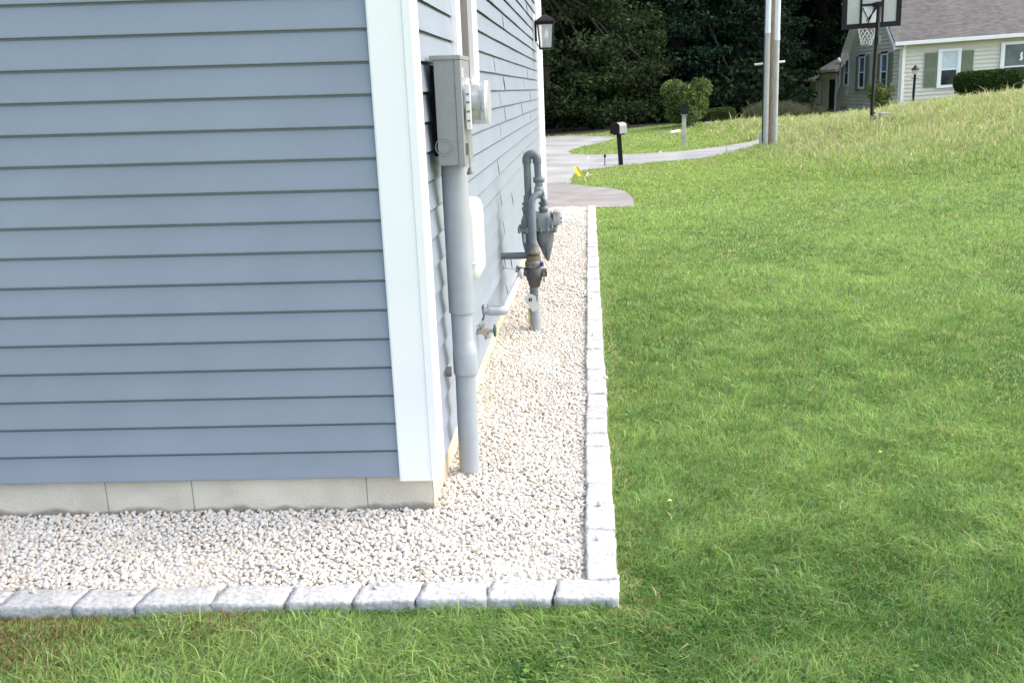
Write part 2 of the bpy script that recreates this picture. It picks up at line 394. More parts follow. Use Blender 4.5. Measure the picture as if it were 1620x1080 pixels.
for i in range(len(xb)-1):
    a_, b_ = xb[i+1], xb[i]; cx = (a_+b_)/2; yy = -.702-.006*(.7-cx)
    lab = 'granite cobblestone at the corner where the front and side rows meet' if i == 0 else '%s pale granite cobblestone left of the corner block in the front row' % ORD[i]
    if i >= 10: lab = 'granite cobblestone at the left edge of the photo in the front row'
    if i == 9: lab = 'ninth granite cobblestone left of the corner block, browner grass before it'
    if (a_+.02) < -1.36 and i < 10: pass
    cobble(cx, yy+rnd.uniform(-.004, .004), (b_-a_)-.006, .122, .020+rnd.uniform(-.003, .004), lab, 'granite cobblestones in the front row', 100+i, 0, jit=.008)
yb = [-.648, -.47, -.259, -.021, .189, .41, .635, .813, 1.017, 1.219, 1.444, 1.696, 1.929, 2.148, 2.395]
while yb[-1] < 10.05: yb.append(yb[-1]+rnd.uniform(.17, .24))
yb[-1] = 10.31
for i in range(len(yb)-1):
    a_, b_ = yb[i], yb[i+1]
    t = (a_+b_)/2; xo = rnd.uniform(-.003, .003)-.00*t
    extra = ' (stained darker grey)' if i == 8 else ''
    o = cobble(.655+xo, t, .106+rnd.uniform(-.004, .005), (b_-a_)-.005, .020+rnd.uniform(-.002, .003), '%s granite cobblestone up the side row from the corner block%s' % (ordw(i+1), extra) if not extra else 'ninth side row granite cobblestone from the corner block, stained darker grey', 'granite cobblestones in the side row', 300+i, 0, jit=.004)
    if i == 8:
        o.data.materials.clear(); o.data.materials.append(mat('granite_dirty', (.26, .26, .25), .85, scale=30, col2=(.62, .62, .62), bump=.9, bscale=55, detail=9, stretch=(1, 4, 1)))

# ------------------------------------------------------------------ house (near)
CH = .1118; Z0 = .150; NC = 45; TOPZ = Z0+CH*NC
house = Local('house', (0, 0, 0), 'blue grey vinyl sided house with white corner boards in the left foreground', 'house')
def siding(axis, a0, a1, side, base, holes=(), seg=.3, wav=.0012, lip=.014, seed=0):
    """axis 'x': wall along x facing -y ; axis 'y': wall along y facing +x"""
    mb = MB()
    for k in range(NC):
        z0 = Z0+k*CH; z1 = z0+CH
        spans = [(a0, a1)]
        for (h0, h1_, hz0, hz1) in holes:
            if z0 < hz1-.02 and z1 > hz0+.02:
                new = []
                for s0, s1 in spans:
                    if s1 <= h0 or s0 >= h1_: new.append((s0, s1))
                    else:
                        if s0 < h0: new.append((s0, h0))
                        if s1 > h1_: new.append((h1_, s1))
                spans = new
        for s0, s1 in spans:
            n = max(1, int((s1-s0)/seg)); prof = [(z0+.004, .006), (z0, lip-.001), (z0+.0015, lip), (z0+.006, lip), (z0+CH*.5, lip*.60), (z1-.0105, lip*.28), (z1-.0095, -.003), (z1+.006, -.003)]  # recess below each lap is added to deepen its shadow line
            g = []
            for i in range(n+1):
                u = s0+(s1-s0)*i/n; row = []
                for j, (zz, dd) in enumerate(prof):
                    w_ = wav*noise3((u*1.6, k*3.7, j*.15), 1, seed)*(1.0 if j < 5 else .3)
                    dz = .0015*noise3((u*.8, k*1.9, 3), 1, seed) if j < 4 else 0
                    d = base+dd+w_
                    row.append((u, -d, zz+dz) if axis == 'x' else (d, u, zz+dz))
                g.append(row)
            m_ = len(prof); vs = [p for r in g for p in r]; fs = []
            for i in range(n):
                for j in range(m_-1):
                    q = (i*m_+j, (i+1)*m_+j, (i+1)*m_+j+1, i*m_+j+1)
                    fs.append(q)
            mb.add(vs, fs, 0, False)
    return mb
FX = -11.0; FY = 10.42
o = house.part(siding('x', FX, -.112, -1, .014, seg=1.0, wav=.0006), 'front_siding', m_siding)
# side window geometry from the photograph
wy0, wy1 = 1.15, 2.06; wz0 = 1.605
sidem = siding('y', .085, 9.06, 1, .014, holes=[(wy0, wy1, wz0, 3.1)], seg=.22, wav=.0045, seed=3)
r3 = random.Random(5)
for k in range(NC):     # end laps of the vinyl panels
    for u in ([3.4+(k % 2)*.75+r3.uniform(-.2, .2), 6.2+((k+1) % 2)*.9+r3.uniform(-.3, .3)]):
        z0 = Z0+k*CH; n = 6; va = []; vb = []; g = r3.uniform(.001, .0045)
        if u > 8.6 or r3.random() < (.30 if u < 5.5 else .55): continue
        for j in range(n+1):
            t = j/n; zz = z0+.003+t*(CH-.014); d = .014+.014*(1-t*.75)-.002; wv = .006*math.sin(t*4+k*1.7)+.010*t
            gg = .002+g*math.sin(math.pi*min(1, t*.9+.1))
            va += [(d, u+wv, zz), (d+gg+.0025, u+wv, zz)]; vb += [(d+gg+.0025, u+wv+.0001, zz), (d-.001, u+wv+.30, zz)]
        fs = [(2*j, 2*j+1, 2*j+3, 2*j+2) for j in range(n)]
        sidem.add(va, fs, 1); sidem.add(vb, fs, 0)
o = house.part(sidem, 'side_siding', [m_siding, m_seam])
# foundation
mb = MB(); mb.box(FX, 0, 0, .25, -.3, Z0+.03, 0)
xj = [-1.54, -1.303, -.957, -.262]
for x_ in (-1.303, -.957, -.262): mb.box(x_-.0012, x_+.0012, -.0015, .01, -.1, Z0+.02, 2)
mb.box(-.25, 0, .2502, FY, -.3, Z0+.03, 1)
mb.quad((.002, .0, -.2), (.002, FY, -.2), (.002, FY, Z0+.03), (.002, .0, Z0+.03), 1)
o = house.part(mb, 'foundation', [m_conc, m_tan, mat('joint', (.2, .19, .17), .9)])
# wall core
mb = MB(); mb.box(FX, -.001, -.010, FY-.05, Z0+.032, TOPZ); mb.box(-.001, .010, -.010, FY-.05, Z0+.032, TOPZ)
house.part(mb, 'sheathing', mat('sheathing', (.1, .1, .1), .9))
# corner boards
def corner(y0, sgn):
    mb = MB()
    # moulded vinyl post: outline (x,y) extruded in z
    if sgn < 0:
        outl = [(-.121, -.010), (-.121, -.036), (-.114, -.039), (.004, -.039), (.006, -.043), (.036, -.043), (.043, -.036), (.043, .0), (.039, .004), (.039, .092), (.014, .092), (.012, -.010)]
    else:
        outl = [(.012, y0-.10), (.040, y0-.10), (.040, y0-.003), (.0405, y0), (.040, y0+.03), (-.12, y0+.03), (-.12, y0), (.012, y0)]
    zb = .136 if sgn < 0 else .12
    lo = [(x, y, zb+(.022 if sgn < 0 and x > .0385 and y > -.001 else 0)) for x, y in outl]; hi = [(x, y, TOPZ) for x, y in outl]
    n = len(outl); mb.add(lo+hi, [(i, (i+1) % n, n+(i+1) % n, n+i) for i in range(n)]+[tuple(range(n))[::-1], tuple(range(n, 2*n))])
    return mb
house.part(corner(0, -1), 'corner_board', m_trim, bevel=.0015)
house.part(corner(FY, 1), 'corner_board', m_trim, bevel=.0015)
mb = MB(); mb.box(.012, .043, 9.05, 9.70, .14, TOPZ); mb.box(.012, .036, 9.70, FY-.10, .14, TOPZ); house.part(mb, 'wide_trim_board', m_trim, bevel=.002)
# window on the side wall
win = MB(); fr = .022
def fbox(mb, y0, y1, z0, z1, d0, d1, mi=0): mb.box(d0, d1, y0, y1, z0, z1, mi)
fbox(win, wy0, wy0+.15, wz0, 3.1, .012, .048); fbox(win, wy1-.22, wy1, wz0, 3.1, .012, .046); fbox(win, wy0+.15, wy1-.22, wz0, wz0+.05, .012, .050); fbox(win, wy0+.15, wy1-.22, 3.0, 3.1, .012, .05)
wo = house.part(win, 'window', m_trim, bevel=.002)
wp = MB(); fbox(wp, wy0+.151, wy1-.221, wz0+.051, 2.999, .008, .020); house.part(wp, 'pane', mat('window_screen', (.055, .05, .047), .5, var=.1, scale=5), wo)
# roof of the near house (above the frame)
mb = MB(); e = .35; zt = TOPZ
for s in (0, 1):
    pass
A_ = [(FX-e, -e, zt), (e, -e, zt), (e, FY+e, zt), (FX-e, FY+e, zt)]
ridge = [(FX/2, -e, zt+3.2), (FX/2, FY+e, zt+3.2)]
mb.add(A_+ridge, [(1, 2, 5, 4), (3, 0, 4, 5), (0, 1, 4), (2, 3, 5), (3, 2, 1, 0)])
house.part(mb, 'roof', m_roof)
# remaining walls closing the house
mb = MB(); mb.box(FX, -.26, .26, FY, -.1, TOPZ-.01); house.part(mb, 'rear_wall', m_siding)

# ------------------------------------------------------------------ electric meter with conduit
em = Local('electric_meter', (.095, .39, 0), 'grey electric meter box with round glass meter and thick conduit by the corner', 'electric meter')
bx0, bx1, by0, by1, bz0, bz1 = .058, .160, .27, .545, 1.322, 1.733
mb = MB(); mb.box(bx0, bx1-.022, by0, by1, bz0, bz1-.010)
mb.box(bx0-.014, bx1+.004, by0-.006, by1+.006, bz1-.014, bz1+.004)      # top cap
o = em.part(mb, 'meter_box', m_box, bevel=.003)
for rr in (.034, .024):     # knockouts pressed in the side
    k = MB(); cc = ony(703, 233, by0-.0005); k.tube(arc(cc, (1, 0, 0), (0, 0, 1), rr, 0, 2*math.pi, 28), .0018, 6, cap=False); em.part(k, 'knockout', m_box, o)
mb = MB(); mb.box(bx1-.0225, bx1+.002, by0-.004, by1+.004, bz0-.003, bz1-.0145); em.part(mb, 'box_cover', m_box, bevel=.003)
for y_ in (by0+.11, by1-.055):
    mb = MB(); mb.box(.026, bx0, y_, y_+.02, bz0+.03, bz1-.03); em.part(mb, 'gap_shade_rail', m_black)  # rails blackened to stand in for shade between box and wall
cm = Vector((bx1+.002, .41, 1.556))
mb = MB(); mb.tube([cm, cm+Vector((.012, 0, 0)), cm+Vector((.018, 0, 0))], [.098, .098, .092], 32); ring = em.part(mb, 'sealing_ring', m_chrome)
mb = MB(); mb.box(.012+cm.x-.004, cm.x+.028, cm.y-.112, cm.y-.084, cm.z-.10, cm.z+.075); em.part(mb, 'ring_latch', m_wplast, bevel=.003)
lt = MB(); lt.box(cm.x+.010, cm.x+.026, cm.y-.1126, cm.y-.1118, cm.z-.085, cm.z+.045); sl_ = em.part(lt, 'serial_label', m_wplast)
m_print = mat('label_print', (.12, .13, .14), .6)
for zz in (-.07, -.035, -.0, .03):
    lt = MB(); lt.box(cm.x+.012, cm.x+.024, cm.y-.1132, cm.y-.1127, cm.z+zz, cm.z+zz+.008); em.part(lt, 'printed_line', m_print, sl_)
mb = MB(); mb.tube([cm+Vector((.018, 0, 0)), cm+Vector((.075, 0, 0)), cm+Vector((.083, 0, 0)), cm+Vector((.086, 0, 0))], [.085, .083, .080, .074], 40); em.part(mb, 'meter_glass', m_mglass)
mb = MB(); mb.tube([cm+Vector((.078, 0, 0)), cm+Vector((.09, 0, 0))], [.0865, .0845], 40); em.part(mb, 'glass_rim', glass_mat('rim', (.85, .87, .9), .1, .75))
mb = MB(); mb.tube([cm+Vector((.018, 0, 0)), cm+Vector((.05, 0, 0))], [.07, .068], 32); mb.box(cm.x+.05, cm.x+.056, cm.y-.05, cm.y+.05, cm.z-.03, cm.z+.045); em.part(mb, 'dial', m_chrome)
mb = MB(); mb.box(bx1+.0022, bx1+.003, .30, .335, 1.655, 1.69); em.part(mb, 'sticker', m_wplast)
mb = MB(); hp = Vector((bx1+.002, .30, 1.36)); mb.box(hp.x, hp.x+.012, hp.y, hp.y+.02, hp.z, hp.z+.045); mb.tube([hp+Vector((.01, .01, .0)), hp+Vector((.013, .01, -.04)), hp+Vector((.012, .01, -.055))], .0022, 6); mb.tube([hp+Vector((.012, .01, -.05)), hp+Vector((.014, .012, -.075))], [.006, .017], 8)
em.part(mb, 'seal_tag', m_rust)
mb = MB(); mb.tube([(.101, .392, 1.322), (.1005, .392, .712)], .0535, 40); em.part(mb, 'conduit', m_pvc)
mb = MB(); mb.tube([(.098, .392, .716), (.0985, .392, .574)], .0445, 40); em.part(mb, 'conduit', m_pvc2)
mb = MB(); mb.tube([(.0985, .392, .590), (.1025, .392, .545), (.1035, .392, .535), (.1035, .392, .450), (.1035, .392, .446)], [.044, .050, .0515, .0515, .050], 40); em.part(mb, 'coupling', m_pvc2)
mb = MB(); mb.tube([(.1015, .392, .452), (.0955, .392, -.05)], .0435, 40); em.part(mb, 'conduit', m_pvc)
def strap(z): 
    mb = MB(); mb.box(.026, .05, .33, .345, z-.02, z+.02); return mb
em.part(strap(.47), 'strap', m_rust)

# ------------------------------------------------------------------ white box on the side wall
wb = Local('telecom_box', (.03, .8, .75), 'white rounded plastic utility box on the side wall behind the conduit', 'utility box')
# rounded-corner enclosure lofted from the wall outwards
def rrect(cy, cz, hy, hz_, r, x, n=6):
    pts = []
    for sy, sz, a0 in ((1, 1, 0), (-1, 1, math.pi/2), (-1, -1, math.pi), (1, -1, 1.5*math.pi)):
        for i in range(n+1):
            a = a0+math.pi/2*i/n; pts.append(Vector((x, cy+sy*(hy-r)+r*math.cos(a), cz+sz*(hz_-r)+r*math.sin(a))))
    return pts
cy_, cz_ = 1.05, .925
mb = MB(); mb.ring_loft([rrect(cy_, cz_, .165, .195, .03, .026), rrect(cy_, cz_, .165, .195, .03, .045)], 0, False); wbase = wb.part(mb, 'base_plate', m_wplast, bevel=.002)
mb = MB(); mb.ring_loft([rrect(cy_, cz_, .158, .188, .045, .0452), rrect(cy_, cz_, .154, .184, .05, .098), rrect(cy_, cz_, .143, .172, .05, .117), rrect(cy_, cz_, .120, .150, .05, .126)], 0, True); wb.part(mb, 'cover', m_wplast)
mb = MB(); mb.box(.06, .115, cy_-.172, cy_-.156, cz_-.10, cz_-.094); wb.part(mb, 'latch', m_wplast, bevel=.002)
mb = MB(); mb.box(.035, .06, cy_-.02, cy_+.02, cz_+.186, cz_+.204); wb.part(mb, 'top_tab', m_wplast, bevel=.002)

# ------------------------------------------------------------------ gas meter
gb = onz(847.5, 521, 0); GYc = gb.y; gxc = gb.x
gm = Local('gas_meter', (gxc, GYc, 0), 'grey green gas meter with looped pipes standing in the gravel by the side wall', 'gas meter')
Gp = lambda px, py, dy=0: ony(px, py, GYc+dy)
def lathe_path(prof, x, y, mi=0, n=24):
    mb = MB(); mb.tube([(x, y, z) for z, r in prof], [r for z, r in prof], n); return mb
gm.part(lathe_path([(-.05, .040), (.165, .040), (.170, .036)], gxc, GYc), 'riser_sleeve', mat('riser_grey', (.25, .27, .28), .6, var=.1, scale=20, bump=.1))
gm.part(lathe_path([(.165, .0285), (.315, .0285)], gxc-.003, GYc), 'riser', m_pipe)
xv = Gp(845, 432).x
mb = lathe_path([(.300, .034), (.315, .042), (.335, .043), (.345, .050), (.375, .058), (.415, .056), (.435, .046)], xv, GYc)
mb.tube([(xv-.10+.03, GYc-.005, .405), (xv+.085, GYc, .395)], [.030, .028], 14)
mb.tube([(xv+.055, GYc-.012, .39), (xv+.088, GYc-.012, .388)], .021, 6)
gm.part(mb, 'shutoff_valve', mat('valve_iron', (.075, .07, .07), .5, metal=.3, var=.2, scale=30, bump=.2))
mb = MB(); mb.box(xv+.062, xv+.072, GYc-.035, GYc-.012, .335, .40); gm.part(mb, 'valve_key', m_pipe, bevel=.002)
mb = MB(); mb.tube([Gp(855, 418, -.03)+Vector((0, 0, 0)), Gp(860, 418, -.03)], .012, 10); mb.tube([Gp(856.5, 421, -.032), Gp(856.5, 414, -.032)], .009, 8); gm.part(mb, 'blue_cap', m_blue)
gm.part(lathe_path([(.435, .056), (.442, .060), (.475, .060), (.480, .052)], xv, GYc, n=8), 'union_nut', m_rust)
gm.part(lathe_path([(.480, .050), (.515, .047)], xv, GYc, n=16), 'union_collar', mat('brass_dark', (.14, .13, .08), .5, metal=.5, var=.2))
gm.part(lathe_path([(.515, .030), (.522, .040), (.545, .041), (.556, .034), (.580, .031), (.592, .030), (.597, .026)], xv+.004, GYc), 'swivel_joint', m_rust)
ztop = Gp(841, 303).z; xi = Gp(841, 303).x
pth = [(xv+.003, GYc, .59), (xi, GYc, ztop-.10)]+[tuple(p) for p in arc((xi+.05, GYc+.03, ztop-.075), Vector((-1, -.5, 0)).normalized(), (0, 0, 1), .055, 0, math.pi*.55, 8)]
mb = MB(); mb.tube(pth, .0225, 18); gm.part(mb, 'inlet_pipe', mat('inlet_grey', (.16, .19, .215), .36, var=.1, scale=20))
# regulator & unions behind the inlet elbow
rc = Gp(853.5, 303, .07)
mb = MB(); mb.tube([rc+Vector((-.035, -.01, .0)), rc+Vector((-.012, -.01, 0)), rc+Vector((.02, .0, 0)), rc+Vector((.035, 0, 0))], [.03, .046, .044, .022], 20)
mb.tube([rc+Vector((.0, -.01, .06)), rc+Vector((.0, -.01, -.02))], [.028, .026], 14); mb.tube([rc+Vector((.01, -.03, -.01)), rc+Vector((.03, -.03, -.01))], .018, 8)
gm.part(mb, 'regulator', m_gas)
mb = MB(); mb.tube([rc+Vector((.015, 0, -.03)), rc+Vector((.03, .0, -.06)), Gp(862, 318, .07), Gp(862, 326, .07)], .0165, 14); gm.part(mb, 'regulator_vent', m_pipe)
# tall loop to the house
xl, xr = Gp(835, 300, .09).x, Gp(850, 262, .09).x; zl = Gp(842, 240, .09).z-.018; yl = GYc+.09
rl = (xr-xl)/2
mb = MB(); mb.tube([(xl+.004, yl, .56), (xl, yl, zl-rl)], .0245, 18); gm.part(mb, 'house_pipe', m_pipe)
mb = MB(); mb.tube([(xr, yl, zl-rl), (xr+.006, yl, Gp(850, 291, .09).z)], .0245, 18); gm.part(mb, 'loop_pipe', m_pipe)
mb = MB(); mb.tube([(xl, yl, zl-rl-.025), (xl, yl, zl-rl)]+arc(((xl+xr)/2, yl, zl-rl), (-1, 0, 0), (0, 0, 1), rl, 0, math.pi, 12)[1:]+[(xr, yl, zl-rl-.025)], .0305, 20)
gm.part(mb, 'return_bend', mat('fitting_grey', (.10, .12, .13), .4, var=.12, scale=20))
z_ = Gp(852, 284, .09).z
gm.part(lathe_path([(z_-.022, .034), (z_-.018, .040), (z_+.014, .040), (z_+.018, .031)], xr+.008, yl, n=8), 'union_nut', m_pipe)
zw = Gp(800, 405, .09).z
mb = MB(); mb.tube([(xl+.004, yl, .60), (xl+.004, yl, zw+.05)]+arc((xl+.004-.045, yl, zw+.045), (1, 0, 0), (0, 0, -1), .045, 0, math.pi/2, 6)[1:]+[(.0, yl+.0, zw)], .0235, 18); gm.part(mb, 'wall_pipe', m_pipe)
# meter body
mx0, mx1 = Gp(824, 350, .17).x, Gp(877, 350, .17).x; yc = GYc+.18; zt_, zf, zb_ = Gp(860, 336, .12).z, Gp(860, 362, .1).z, Gp(864, 414, .12).z
def brect(x0, x1, y0, y1, z, r, n=5):
    pts = []; cx, cy = (x0+x1)/2, (y0+y1)/2; hx, hy = (x1-x0)/2, (y1-y0)/2
    for sx, sy, a0 in ((1, 1, 0), (-1, 1, math.pi/2), (-1, -1, math.pi), (1, -1, 1.5*math.pi)):
        for i in range(n+1):
            a = a0+math.pi/2*i/n; pts.append(Vector((cx+sx*(hx-r)+r*math.cos(a), cy+sy*(hy-r)+r*math.sin(a), z)))
    return pts
mb = MB(); w_ = mx1-mx0
mb.ring_loft([brect(mx0, mx1, yc-.10, yc+.10, zf, .03), brect(mx0+.006, mx1-.006, yc-.096, yc+.096, zf+.06, .03), brect(mx0+.015, mx1-.012, yc-.088, yc+.088, zt_-.025, .035), brect(mx0+.035, mx1-.035, yc-.065, yc+.065, zt_-.004, .035), brect(mx0+.06, mx1-.06, yc-.04, yc+.04, zt_, .03)])
for fx in (.32, .55, .80):
    mb.box(mx0+w_*fx-.004, mx0+w_*fx+.004, yc-.103, yc-.08, zf, zt_-.03)
mbo = gm.part(mb, 'upper_housing', m_gas)
mb = MB(); mb.ring_loft([brect(mx0-.016, mx1+.016, yc-.116, yc+.116, zf-.012, .03), brect(mx0-.016, mx1+.016, yc-.116, yc+.116, zf+.004, .03)], 0, False)
for i in range(6):
    x_ = mx0-.006+(w_+.012)*i/5; mb.tube([(x_, yc-.112, zf-.022), (x_, yc-.112, zf+.014)], .010, 8)
for i in range(1, 5):
    y_ = yc-.11+.22*i/5; mb.tube([(mx1+.008, y_, zf-.022), (mx1+.008, y_, zf+.014)], .010, 8); mb.tube([(mx0-.008, y_, zf-.022), (mx0-.008, y_, zf+.014)], .010, 8)
gm.part(mb, 'flange', m_gas)
xm = mx0+w_*.46
mb = MB(); mb.ring_loft([brect(xm, mx1-.004, yc-.098, yc+.095, zf-.012, .04), brect(xm+.002, mx1-.008, yc-.096, yc+.09, zf-.09, .045), brect(xm+.02, mx1-.018, yc-.085, yc+.08, zb_+.10, .045), brect(xm+.052, mx1-.036, yc-.06, yc+.05, zb_+.02, .02), brect(xm+.068, mx1-.045, yc-.04, yc+.03, zb_, .008)]); gm.part(mb, 'bellows_chamber', m_gas)
mb = MB(); mb.ring_loft([brect(mx0+.004, xm-.012, yc-.095, yc+.09, zf-.012, .035), brect(mx0+.008, xm-.012, yc-.09, yc+.085, zf-.09, .035), brect(mx0+.018, xm-.016, yc-.08, yc+.08, zb_+.09, .03), brect(mx0+.03, xm-.03, yc-.05, yc+.05, zb_+.03, .01)]); gm.part(mb, 'bellows_chamber', m_gas)
for dx, k in ((.045, 0), (.16, 1)):
    x_ = mx0+dx; gm.part(lathe_path([(zt_-.02, .028), (zt_+.012, .028), (zt_+.014, .034), (zt_+.034, .034), (zt_+.036, .024), (zt_+.05, .024), (zt_+.052, .032), (zt_+.066, .032), (zt_+.07, .02), (zt_+.115, .019)], x_, yc-.03, n=12), 'swivel_nut', m_gas)
ix = mx1-.008; iz = (Gp(880, 346, .12).z)
mb = MB(); mb.box(ix, ix+.046, yc-.085, yc+.075, iz-.045, iz+.052); gm.part(mb, 'index_case', mat('index_grey', (.33, .31, .32), .5, var=.2, scale=30), bevel=.006)
mb = MB(); mb.box(ix+.0465, ix+.075, yc-.08, yc+.07, iz-.045, iz+.05); gm.part(mb, 'index_window', glass_mat('index_clear', (.8, .82, .84), .08, .6), bevel=.008)
mb = MB(); mb.box(ix+.052, ix+.06, yc-.0825, yc-.0805, iz-.002, iz+.012); mb.box(ix+.052, ix+.06, yc-.0825, yc-.0805, iz-.03, iz-.016); gm.part(mb, 'index_mark', m_black)
mb = MB(); mb.box(ix-.012, ix-.008, yc-.108, yc-.10, iz-.06, iz+.065); gm.part(mb, 'bracket', m_black)
lp = Gp(830, 377, .06); mb = MB(); mb.box(lp.x-.007, lp.x+.007, lp.y-.001, lp.y, lp.z-.03, lp.z+.03, 0)
for q in range(6): mb.box(lp.x-.004, lp.x+.004, lp.y-.0016, lp.y-.0012, lp.z-.024+q*.009, lp.z-.021+q*.009, 1)
gm.part(mb, 'barcode_label', [m_wplast, m_black])
# paper tag & tracer wire on the riser
tp = Gp(839, 474, -.048)
mb = MB(); n = 26; oc = []
for i in range(n):
    a = 2*math.pi*i/n; r_ = .040
    oc.append((tp.x+r_*math.cos(a)*1.0, tp.y+.001*math.sin(a*2), tp.z+r_*math.sin(a)*1.0))
t2 = Gp(846, 482, -.050); oc2 = [(t2.x+dx, t2.y, t2.z+dz) for dx, dz in ((-.045, -.005), (-.012, -.052), (.030, -.030), (.034, .015), (.0, .03), (-.03, .02))]
mb.add(oc+[(x, y+.002, z) for x, y, z in oc], [tuple(range(n)), tuple(range(n, 2*n))[::-1]]+[(i, (i+1) % n, n+(i+1) % n, n+i) for i in range(n)])
mb.add(oc2+[(x, y+.002, z) for x, y, z in oc2], [tuple(range(6)), tuple(range(6, 12))[::-1]]+[(i, (i+1) % 6, 6+(i+1) % 6, 6+i) for i in range(6)])
tg = gm.part(mb, 'warning_tag', mat('tag_plastic', (.52, .54, .52), .5, var=.08, scale=20))
mb = MB(); mb.tube([(tp.x, tp.y-.004, tp.z), (tp.x, tp.y-.001, tp.z)], .0125, 14); gm.part(mb, 'tag_hole', m_black, tg)
mb = MB(); mb.box(tp.x-.002, tp.x+.002, tp.y-.0055, tp.y-.0042, tp.z-.006, tp.z+.006); gm.part(mb, 'tag_pin', m_chrome, tg)
mb = MB(); mb.tube([Gp(837, 488, -.042), Gp(836, 498, -.044), Gp(837, 507, -.044), Gp(841, 520, -.042), Gp(843, 525, -.03)], .0035, 8); gm.part(mb, 'tracer_wire', mat('tracer_yellow', (.38, .34, .10), .5))

# ------------------------------------------------------------------ grey condensate pipe with hangers
p0 = onx(763, 494, .02); yA = p0.y-.02
pA = ony(801, 490, yA); 
pe = Local('drain_pipe', (.02, yA, .3), 'pale grey plastic pipe elbowing out of the wall behind the spigot', 'pipe')
xE = pA.x-.012; zE = ony(790, 492, yA).z
pB = onx(826, 428, xE)
mb = MB(); mb.tube([(.012, yA, zE), (xE-.035, yA, zE)], .0205, 18); pe.part(mb, 'pipe', m_pvc2)
mb = MB(); d2 = (pB-Vector((xE, yA, zE))).normalized()
mb.tube([(xE-.085, yA, zE), (xE-.035, yA, zE), (xE-.012, yA+.004, zE), Vector((xE, yA, zE))+d2*.02, Vector((xE, yA, zE))+d2*.06], .0255, 18); pe.part(mb, 'elbow', m_pvc2)
mb = MB(); mb.tube([Vector((xE, yA, zE))+d2*.04, pB], .0205, 18); pe.part(mb, 'pipe', mat('light_pipe', (.5, .52, .55), .4, var=.06))
mb = MB(); mb.tube([pB-d2*.04, pB, pB+Vector((-.03, .01, .01)), pB+Vector((-.045, .01, .012))], .0255, 16); pe.part(mb, 'end_elbow', m_rust)
for (a_, b_, c_) in (((771, 483), (791, 484), yA), ((797, 423), (819, 427), None)):
    if c_ is None: c_ = onx(797, 423, .03).y
    h0, h1_ = ony(a_[0], a_[1], c_), ony(b_[0], b_[1], c_); mb = MB(); mb.tube([h0, h1_], .0035, 8); mb.tube([h1_+Vector((0, 0, .006)), h1_+Vector((0, 0, -.035))], .003, 8); mb.tube([h0+Vector((-.002, 0, 0)), h0+Vector((.006, 0, 0))], .011, 10); pe.part(mb, 'hanger', m_chrome)
mb = MB(); mb.box(.022, .032, yA-.035, yA+.035, zE-.045, zE+.035); pe.part(mb, 'wall_escutcheon', mat('esc', (.08, .08, .08), .7), bevel=.003)

# ------------------------------------------------------------------ hose spigot
sp = onx(757, 527, .03); ysp = sp.y
sg = Local('hose_spigot', tuple(sp), 'small brass hose spigot with green wheel handle low on the side wall', 'spigot')
Sp = lambda px, py: ony(px, py, ysp)
mb = MB(); mb.tube([(.015, ysp, Sp(760, 524).z), Sp(764, 524), Sp(772, 523.5)], [.017, .016, .016], 14); mb.tube([Sp(765, 524), Sp(770, 532), Sp(771, 535)], [.012, .012, .015], 12); mb.tube([Sp(772, 524), Sp(780, 523)], .010, 12); mb.tube([Sp(770.5, 524), Sp(774, 524)], .0175, 6)
mb.tube([Sp(762, 524), Sp(762, 516)], [.012, .012], 12); sg.part(mb, 'valve_body', mat('nickel_brass', (.40, .37, .31), .35, metal=.7, var=.2, scale=40))
mb = MB(); q = Sp(762, 514); mb.tube([q+Vector((0, 0, -.008)), q+Vector((0, 0, .008))], .0165, 14); sg.part(mb, 'vacuum_breaker', m_chrome)
hc = Sp(783, 523)
mb = MB(); mb.tube([hc+Vector((0, 0, 0))+Vector((0, math.cos(t), math.sin(t)))*.027*(1+.07*math.cos(8*t)) for t in [2*math.pi*i/40 for i in range(41)]], .0065, 8, cap=False); mb.tube([hc+Vector((-.006, 0, 0)), hc+Vector((.006, 0, 0))], .011, 12)
for a in range(4):
    t = a*math.pi/4; u = Vector((0, math.cos(t), math.sin(t))); mb.tube([hc-u*.026, hc+u*.026], .004, 6)
sg.part(mb, 'wheel_handle', m_green)

# ------------------------------------------------------------------ wall lantern near the far corner
ly = 8.55; ll = ony(863, 55, ly)
L_ = Local('wall_lantern', (.03, ly, ll.z-.2), 'black carriage lantern with clear glass near the far corner of the house', 'lantern')
Lp = lambda px, py: ony(px, py, ly)
cxL = Lp(863.5, 55).x; zT, zR, zB = Lp(863, 24).z, Lp(863, 34.5).z, Lp(863, 76).z
mb = MB(); mb.box(.02, .04, ly-.07, ly+.07, Lp(850, 80).z, Lp(850, 24).z); L_.part(mb, 'mounting_block', m_trim, bevel=.003)
mb = MB(); mb.box(.0402, .062, ly-.045, ly+.045, Lp(850, 66).z, Lp(850, 33).z); mb.tube([(.06, ly, zR-.02), (cxL-.05, ly, zR-.0)], .010, 8); mb.tube([(.06, ly, Lp(850, 69).z), (cxL-.08, ly, zB-.0), (cxL-.04, ly, zB+.0)], .007, 8); L_.part(mb, 'wall_bracket', m_black)
def sq(h, z): return [Vector((cxL+sx*h, ly+sy*h, z)) for sx, sy in ((-1, -1), (1, -1), (1, 1), (-1, 1))]
mb = MB(); mb.ring_loft([sq(.112, zR-.010), sq(.115, zR), sq(.085, zR+.03), sq(.045, zR+.06), sq(.012, zR+.075)], 0, False); mb.tube([(cxL, ly, zR+.07), (cxL, ly, zT+.02)], [.008, .004], 8); L_.part(mb, 'roof_cap', m_black)
mb = MB()
for sx, sy in ((-1, -1), (1, -1), (1, 1), (-1, 1)):
    mb.tube([(cxL+sx*.092, ly+sy*.092, zR-.010), (cxL+sx*.072, ly+sy*.072, zB)], .0085, 6)
